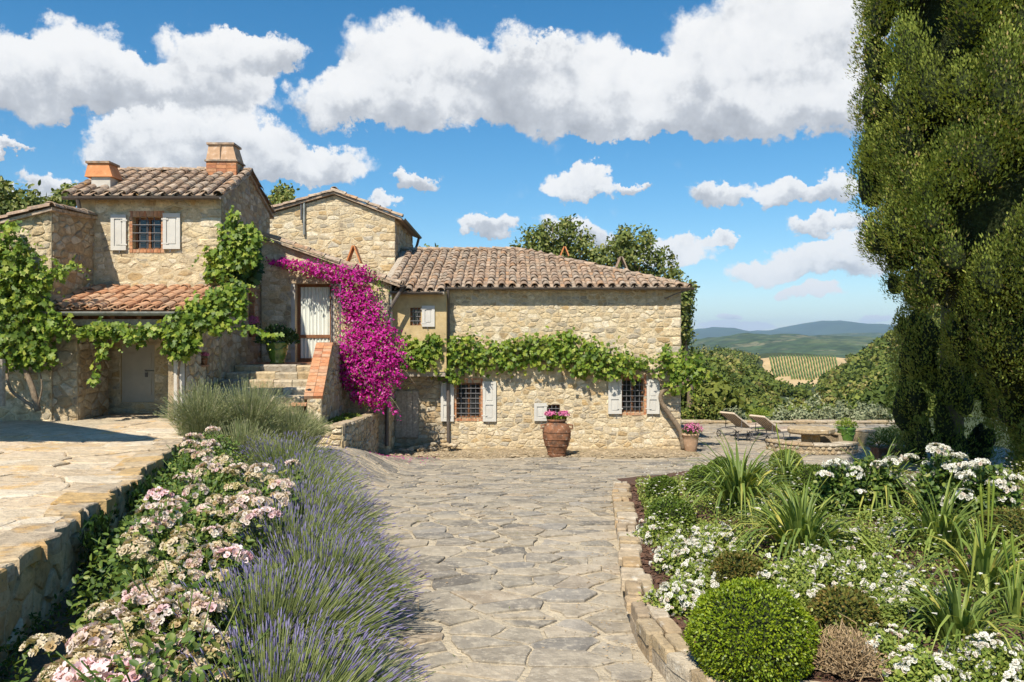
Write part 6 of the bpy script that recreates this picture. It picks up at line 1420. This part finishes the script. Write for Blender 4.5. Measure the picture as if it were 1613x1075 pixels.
for a in ((1165, 784, 58, 'broad iris clump behind the white blooms near the kerb'), (1262, 850, 64, 'iris clump with long arching leaves in the middle of the bed'), (1384, 782, 52, 'yellow-green iris clump in front of the pale carved stone'), (1482, 845, 60, 'dense grey-green iris clump below the tall white roses', 90), (1550, 910, 64, 'iris clump at the right edge with flower stalks', 80, 3), (1512, 990, 66, 'nearest iris clump in the lower right of the bed', 80, 1), (1238, 755, 36, 'small iris clump at the far edge of the bed', 40, 1), (1600, 960, 50, 'iris clump cut off by the right edge', 40, 2)): strapclump(*a)
# low white-flowering ground-cover roses
def whites(px, py, rpx, label, nf=40, n=2600, hh=.72):
    nf = int(nf * (2.0 if px < 1150 else 1.5)); rpx *= 1.15; b = on_bed(px, py + rpx * .5); s = b.y / F; r = rpx * s; t = thing('white_rose_shrub', b, label, 'white rose', 'low white ground-cover roses'); d = rdir(n); d[:, 2] = np.abs(d[:, 2])
    C = np.array(b) + d * np.array([r, r, r * hh]) * (nr.random(n) ** .4)[:, None] * (1 + .2 * np.sin(d[:, :1] * 7 + px) + .16 * nr.normal(size=(n, 1))); rose_leaves(t, C, d, .034, 'ground_leaf')
    for k in range(nf):
        dd = Vector(rdir(1)[0]); dd.z = abs(dd.z) + .12; dd.normalize(); p = b + Vector((dd.x * r, dd.y * r, dd.z * r * hh)) * rng.uniform(.82, 1.22)
        inst('blossom', rng.choice(CL['small']), Matrix.Translation(p) @ dd.to_track_quat('Z', 'Y').to_matrix().to_4x4() @ Matrix.Diagonal((*(Vector((1, 1, 1)) * rng.uniform(.42, .78)), 1)), t)
WS = [(1040,830,34,26,'beside the kerb, below the dark box ball'),(1085,868,48,44,'spilling over the kerb at its bend'),(1135,845,44,40,'between the kerb mass and the first iris'),(1070,935,40,36,'overhanging the kerb left of the largest box ball'),(1110,905,40,34,'just behind the largest box ball, on the left'),(1205,800,36,16,'right of the broad iris clump'),(1230,900,46,20,'behind the largest box ball, on the right'),(1300,885,46,24,'in front of the arching iris clump'),(1345,845,44,16,'between the two middle iris clumps'),(1390,900,50,28,'in the centre of the right half of the bed'),
      (1270,935,40,22,'close behind the gap right of the largest box ball'),(1440,930,52,24,'left of the iris clump at the right edge'),(1435,830,42,18,'left of the dense grey-green iris'),(1405,1015,52,22,'right of the withered shrub'),(1460,1050,46,18,'at the bottom edge, left of the corner mass'),(1570,1035,62,44,'big mass in the bottom right corner'),(1590,890,44,24,'at the right edge above the corner iris'),(1340,790,36,14,'right of the nearer dark box ball'),(1195,745,34,18,'at the far edge behind the first iris'),(1530,830,40,12,'in front of the tall roses at the right'),(1290,830,36,14,'behind the arching iris clump'),(1490,960,44,16,'behind the nearest iris clump'),(1360,955,40,18,'behind the rust tinged box ball')]
for (px, py, r, nf, lab) in WS: whites(px, py, r, 'low white flowering rose ' + lab, nf)
# low green growth that fills the bed between the plants
n = 42000; y = 4.9 + nr.random(n) ** .8 * 7.8; x = np.interp(-y, [-q for q in ky], kx) + .35 + nr.random(n) ** 1.1 * (7.2 - .1 * y); m_ = vnoise(x, y, 1.5, 5.) + .5 * vnoise(x, y, 4.5, 2.) + .18 * nr.normal(size=n)
kp = (m_ > -.62) & ~((x < 1.62) & (y < 6.6)); x, y, m_ = x[kp], y[kp], m_[kp]; n = len(x); z = bedz(x, y) + nr.random(n) * (.09 + .17 * np.clip(m_ + .42, 0, 1)) * (1 - .5 * sst(8, 11, y))
V, Fc, q = leafset(np.stack([x, y, z], 1), unit(rdir(n) + np.array([0, 0, .5])), unit(rdir(n) * .7 + np.array([-.1, -.3, .9])), nr.uniform(.022, .05, n), .02, 'oval'); ob('ground_cover', V, Fc, 'ground_leaf', bed, rnd=q, kind='stuff')
k = nr.random(n) < .022; Cb = np.stack([x[k], y[k], bedz(x[k], y[k]) + nr.uniform(.14, .32, k.sum())], 1); m = len(Cb)
V, Fc, q = joinsets([leafset(Cb, np.tile([[math.cos(a), math.sin(a), .25]], (m, 1)) + .2 * rdir(m), np.tile([[-math.cos(a) * .3, -math.sin(a) * .3, 1.]], (m, 1)), .02, .018, 'oval') for a in (0, 1.26, 2.5, 3.77, 5.0)]); ob('ground_cover_blossom', V, Fc, 'white_petal', bed, rnd=q, kind='stuff')
# tall white roses at the back of the bed
def tallrose(px, py0, py1, rpx, heads, label):
    b = on_bed(px, py1); s = b.y / F; t = thing('white_rose_bush', b, label, 'rose bush', 'tall white roses'); r = rpx * s; h = (py1 - py0) * s; n = 1700; d = rdir(n); C = np.array(b) + np.array([0, 0, h * .48]) + d * np.array([r, r * .8, h * .42]) * (nr.random(n) ** .4)[:, None]; rose_leaves(t, C, d, .07)
    for (hx, hy) in heads:
        p = W(hx, hy, b.y + rng.uniform(-.25, .1)); p.z -= .03; inst('rose_cluster', rng.choice(CL['white']), Matrix.Translation(p) @ Matrix.Rotation(rng.uniform(-.5, .5), 4, 'X') @ Matrix.Rotation(rng.random() * 6, 4, 'Z') @ Matrix.Diagonal((.82, .82, .9, 1)), t)
        stem(t, [b + Vector((rng.uniform(-.1, .1), 0, .05)), b.lerp(p, .6) + Vector((0, 0, .04)), p], .008, .005, 'rose_leaf', 'cane', 3, 5)
tallrose(1375, 712, 815, 44, [(1370,745),(1385,733),(1407,726),(1432,722),(1405,748),(1365,765),(1425,755),(1440,755),(1430,768),(1352,778),(1372,775)], 'tall white rose bush behind the pale carved stone')
tallrose(1318, 722, 815, 34, [(1308,732),(1322,730),(1345,742),(1300,748)], 'white rose bush at the back, left of the carved stone')
tallrose(1490, 703, 830, 40, [(1473,706),(1484,709),(1507,720),(1468,733),(1472,750),(1478,765),(1500,735),(1490,790)], 'tallest white rose bush in front of the cypress')
tallrose(1555, 722, 835, 46, [(1524,735),(1543,730),(1522,750),(1530,760),(1520,778),(1582,748),(1595,755),(1570,760),(1587,765),(1581,790)], 'tall white rose bush at the right edge before the cypress')

# weeds and dry litter in the joints of the paving
n = 2600; yw = 4.6 + nr.random(n) * 14; xw = nr.uniform(-3, 5, n); kw = (vnoise(xw, yw, 3.1, 9.) + .4 * nr.normal(size=n) > .75) & (xw < np.interp(-yw, [-q for q in ky], kx) - .02) & (xw > np.interp(yw, [4, 8, 13, 20], [-.6, -1.5, -2.8, -3.2])); xw, yw = xw[kw], yw[kw]; n = len(xw)
V, Fc, q = leafset(np.stack([xw, yw, gz(xw, yw) - .004], 1), unit(rdir(n) * .8 + np.array([0, 0, .8])), rdir(n), nr.uniform(.015, .045, n), .006, 'rhomb'); ob('weeds', V, Fc, 'ground_leaf', path, rnd=q, kind='stuff')
n = 700; yw = 4.4 + nr.random(n) * 15; xw = np.where(nr.random(n) < .6, np.interp(-yw, [-q for q in ky], kx) - np.abs(nr.normal(0, .25, n)) - .02, nr.uniform(-2, 3.5, n)); kw = xw < np.interp(-yw, [-q for q in ky], kx) - .02; xw, yw = xw[kw], yw[kw]; n = len(xw)
V, Fc, q = leafset(np.stack([xw, yw, gz(xw, yw) + .008], 1), rdir(n) * np.array([1, 1, .15]), np.array([0, 0, 1.]) + .4 * rdir(n), nr.uniform(.012, .03, n), .012, 'oval'); ob('leaf_litter', V, Fc, 'twig', path, rnd=q, kind='stuff')
# ------------------------------------------------------------------ trees
def cypress(name, c, zs, rs, label, nplume, nspray, size, seed, mat='cypress', trunk_top=None, lean=None):
    t = thing(name, c, label, 'cypress'); rgc = random.Random(seed); c = np.array(c, float); sets = []; z0, z1 = zs[0], zs[-1]
    g = G(); g.lathe([(max(.02, r * .78), z - c[2]) for z, r in zip(zs, rs)], c, 20)
    if lean: g.V = [(v[0] + lean(v[2]), v[1], v[2]) for v in g.V]; g.build('crown_shade_core', 'shade_core', t, smooth=True)  # solid core, its dark colour painting the shade inside the crown
    inner = G()
    for k in range(nplume):
        while True:
            zc = rgc.uniform(z0 + .2, z1 - .6); r = float(np.interp(zc, zs, rs))
            if rgc.random() < (r / max(rs)) ** 1.0 * (1.0 if zc > 4.2 else 1.5) * .66: break
        th = rgc.random() * 6.283; pr = rgc.uniform(.18, .40) * (.6 + .4 * r / max(rs)); ph = pr * rgc.uniform(1.6, 2.7); out = np.array([math.cos(th), math.sin(th), 0]); pc = np.array([c[0] + (lean(zc) if lean else 0), c[1], zc]) + out * (r - pr * .45 + rgc.uniform(-.22, .16))
        ax = unit((np.array([0, 0, 1.]) + .22 * out + .08 * np.array([rgc.gauss(0, 1), rgc.gauss(0, 1), 0]))[None])[0]
        if math.sin(th) > .2 and rgc.random() < .72: continue
        ez = Vector(ax); ex = ez.cross(Vector((0, 1, 0))).normalized(); ey_ = ez.cross(ex)
        for a_ in np.linspace(-1.2, 1.45, 6):
            for b_ in range(9): q3 = Vector(pc) + (ex * math.cos(b_ * .698) + ey_ * math.sin(b_ * .698)) * (pr * .60 * math.cos(a_) * max(.35, 1 - .55 * math.sin(a_)) ** .5) + ez * (math.sin(a_) * ph * .52); inner.V.append(tuple(q3)); inner.r.append(0.)
        bI = len(inner.V) - 54; inner.F += [[bI + i_ * 9 + j_, bI + i_ * 9 + (j_ + 1) % 9, bI + (i_ + 1) * 9 + (j_ + 1) % 9, bI + (i_ + 1) * 9 + j_] for i_ in range(5) for j_ in range(9)]
        n = int(nspray * (pr / .33) ** 1.6); d = rdir(n); d = d[(d @ out) > -.1]; n = len(d); s = np.clip(1 - .55 * (d @ ax), .35, 1.6)
        lump = 1 + .15 * np.sin(d[:, 0] * 7 + k) * np.sin(d[:, 2] * 8 + k * 2) + .13 * nr.normal(size=n)
        C = pc + (d - (d @ ax)[:, None] * ax) * (pr * lump * s ** .5)[:, None] + ((d @ ax) * ph * .75 * (1 + .18 * nr.normal(size=n)))[:, None] * ax
        A = unit(ax * 1.05 + d * .7 + .5 * rdir(n)); q = np.clip(rgc.random() * .5 + nr.random(n) * .5, 0, .93); q[nr.random(n) < .012] = 1.
        sets.append(leafset(C, A, unit(d * 1.4 - ax * .1 + .45 * rdir(n)), size * nr.uniform(.6, 1.35, n), size * .46 * nr.uniform(.7, 1.3, n), 'rhomb', q))
    V, Fc, q = joinsets(sets); ob('crown', V, Fc, mat, t, rnd=q, kind='stuff'); inner.build('plume_shade_core', 'shade_core', t, smooth=True, kind='stuff')  # solid lobes in dark colour, painted shade for the crevices
    lf = lean or (lambda z: 0.)
    G().tube([(c[0] + lf(c[2]) * 1.1, c[1], c[2] - .1), (c[0] + .05 + lf(2.), c[1], c[2] + 1.5), (c[0], c[1], trunk_top or z1 - 2)], [.28, .24, .06], 10).build('trunk', 'bark', t, smooth=True); return t
zs = [.35, 1.5, 2.2, 3.2, 3.9, 4.6, 5.5, 8.0, 10.5, 12.5, 14.5]; rs = [1.5, 1.55, 1.6, 1.65, 1.82, 2.02, 2.14, 2.20, 1.9, 1.2, .15]
cypress('cypress_tree', (8.05, 12.7, .45), zs, rs, 'massive sunlit cypress filling the right edge of the picture', 820, 1450, .056, 3, lean=lambda z: 1.75 * float(sst(4.6, .9, z)))
cypress('cypress_tree', (9.45, 17.2, .2), [.25, 1.2, 3, 5, 7, 9, 11], [.65, .95, 1.05, 1.05, .9, .5, .1], 'dark shaded cypress standing behind the massive one', 170, 700, .065, 8)

def oak(loc, blobs, Y, n, label, size=.17, mat='oak_leaf', dth=1.6, name='oak_tree', cat='tree', limbs=True, r0=.16):
    t = thing(name, loc, label, cat); m = max(12, n // 22); K, dk = blobs_pts(blobs, Y, m, dth, .2, .22); w = nr.integers(0, m, n); d = rdir(n)
    C = K[w] + d * (nr.random(n) ** .5)[:, None] * (size * nr.uniform(1.2, 2.6, m))[w][:, None] * np.array([1, 1, .75]); d = unit(d + dk[w])
    V, Fc, q = leafset(C, rdir(n), unit(d * 1.0 + .6 * rdir(n) + np.array([0, -.2, .3])), size * nr.uniform(.6, 1.3, n), size * .62, 'oval'); ob('crown', V, Fc, mat, t, rnd=q, kind='stuff')
    if limbs:
        p0 = Vector(loc); top = W(*blobs[0][:2], Y); stem(t, [p0, p0.lerp(top, .35) + Vector((.2, 0, 0)), p0.lerp(top, .75), top], r0, r0 * .4, name='trunk')
        fork = p0.lerp(top, .5)
        for b in blobs[1:]:
            e = W(b[0], b[1], Y + rng.uniform(-.6, .6)); stem(t, [fork + Vector((0, 0, rng.uniform(-.5, .5))), fork.lerp(e, .5) + Vector((0, 0, .25)), e], r0 * .4, r0 * .1, name='limb', k=4, n=6)
    return t
oak((XW(880, 33), 33, -1), [(880,400,40,30),(850,378,26,26),(895,368,24,26),(920,385,22,22),(825,395,22,16),(815,398,14,10),(950,405,24,20),(870,358,14,10),(860,410,60,30),(930,420,50,24)], 33, 5600, 'left one of the leafy trees rising behind the hipped roof')
oak((XW(1000, 32), 32, -1), [(1000,410,30,26),(985,378,22,20),(1010,385,22,22),(1035,405,20,18),(1050,425,18,16),(970,395,18,22),(1000,440,60,24),(1065,438,12,10)], 32, 4300, 'right one of the leafy trees rising behind the hipped roof')
oak((XW(1080, 30.5), 30.5, -1), [(1078,478,10,26),(1074,505,14,22),(1083,455,8,10),(1070,535,16,26),(1086,450,5,5)], 30.5, 2600, 'narrow tree peeping out at the right corner of the house', dth=.8)
oak((XW(20, 24), 24, 1.2), [(20,325,36,22),(45,318,18,16),(0,340,30,24),(0,290,8,12),(5,310,16,14)], 24, 2600, 'leafy tree top behind the roof at the left edge', dth=1.0)
oak((XW(108, 25), 25, 1.2), [(105,318,20,18),(95,326,14,12),(118,305,12,10)], 25, 1300, 'small tree top between the left wing and the chimney', dth=.8)
oak((XW(447, 28), 28, 1.2), [(446,314,18,14),(440,328,20,14),(455,305,10,8)], 28, 1300, 'small tree top between the tower and the rear gable', dth=.8)
oak((XW(676, 32), 32, 1.2), [(676,400,12,6),(684,396,5,6),(650,402,6,5)], 32, 260, 'wisp of a tree top above the roof beside the downpipe', dth=.5)
# olives and shrubs below the court
for (px, py, rx, ry, Y, m, lab) in ((1290, 655, 34, 26, 29.6, 'olive_leaf', 'silvery olive bush behind the stone table'), (1245, 660, 30, 20, 29.8, 'olive_leaf', 'silvery olive bush right of the sun loungers'), (1380, 658, 26, 24, 29.0, 'olive_leaf', 'silvery olive bush left of the cypress'), (1345, 655, 26, 20, 30.5, 'olive_leaf', 'silvery olive bush behind the green urn'), (1150, 655, 26, 16, 30.5, 'olive_leaf', 'pale bush behind the first sun lounger'), (1105, 645, 26, 26, 30.0, 'wood_leaf', 'green bush behind the house corner'), (1330, 690, 16, 6, 26, 'lime_leaf', 'low lime shrub on the edge of the court')):
    loc = (XW(px, Y), Y, float(land(XW(px, Y), Y)) + .0); oak(loc, [(px, py, rx, ry), (px - rx * .5, py + ry * .6, rx * .8, ry), (px + rx * .6, py + ry * .5, rx * .7, ry * .9)], Y, 2300, lab, .12, m, .7, 'olive_bush' if m == 'olive_leaf' else 'shrub', 'bush', True, .05)
# unseen canopy added left of the view, outlined to cast the terrace's wedge shadow
can = thing('shadow_canopy', (-11.5, 11.5, ZT), 'unseen open canopy on posts, added left of the picture to shade the terrace', 'canopy')
cp_ = [(-6.75, 9.9), (-6.85, 10.05), (-12.2, 14.3), (-14.2, 14.4), (-14.2, 9.75)]; zc_ = ZT + 4.0
slab(can, 'roof', [(x, y, zc_) for x, y in cp_[::-1]][::-1], .10, 'tile')
for (x, y) in ((-10.4, 10.1), (-13.9, 10.1), (-13.9, 14.1), (-12.3, 13.9)): G().tube([(x, y, ZT - .1), (x, y, zc_ - .102)], .08, 10).build('post', 'wood_old', can)
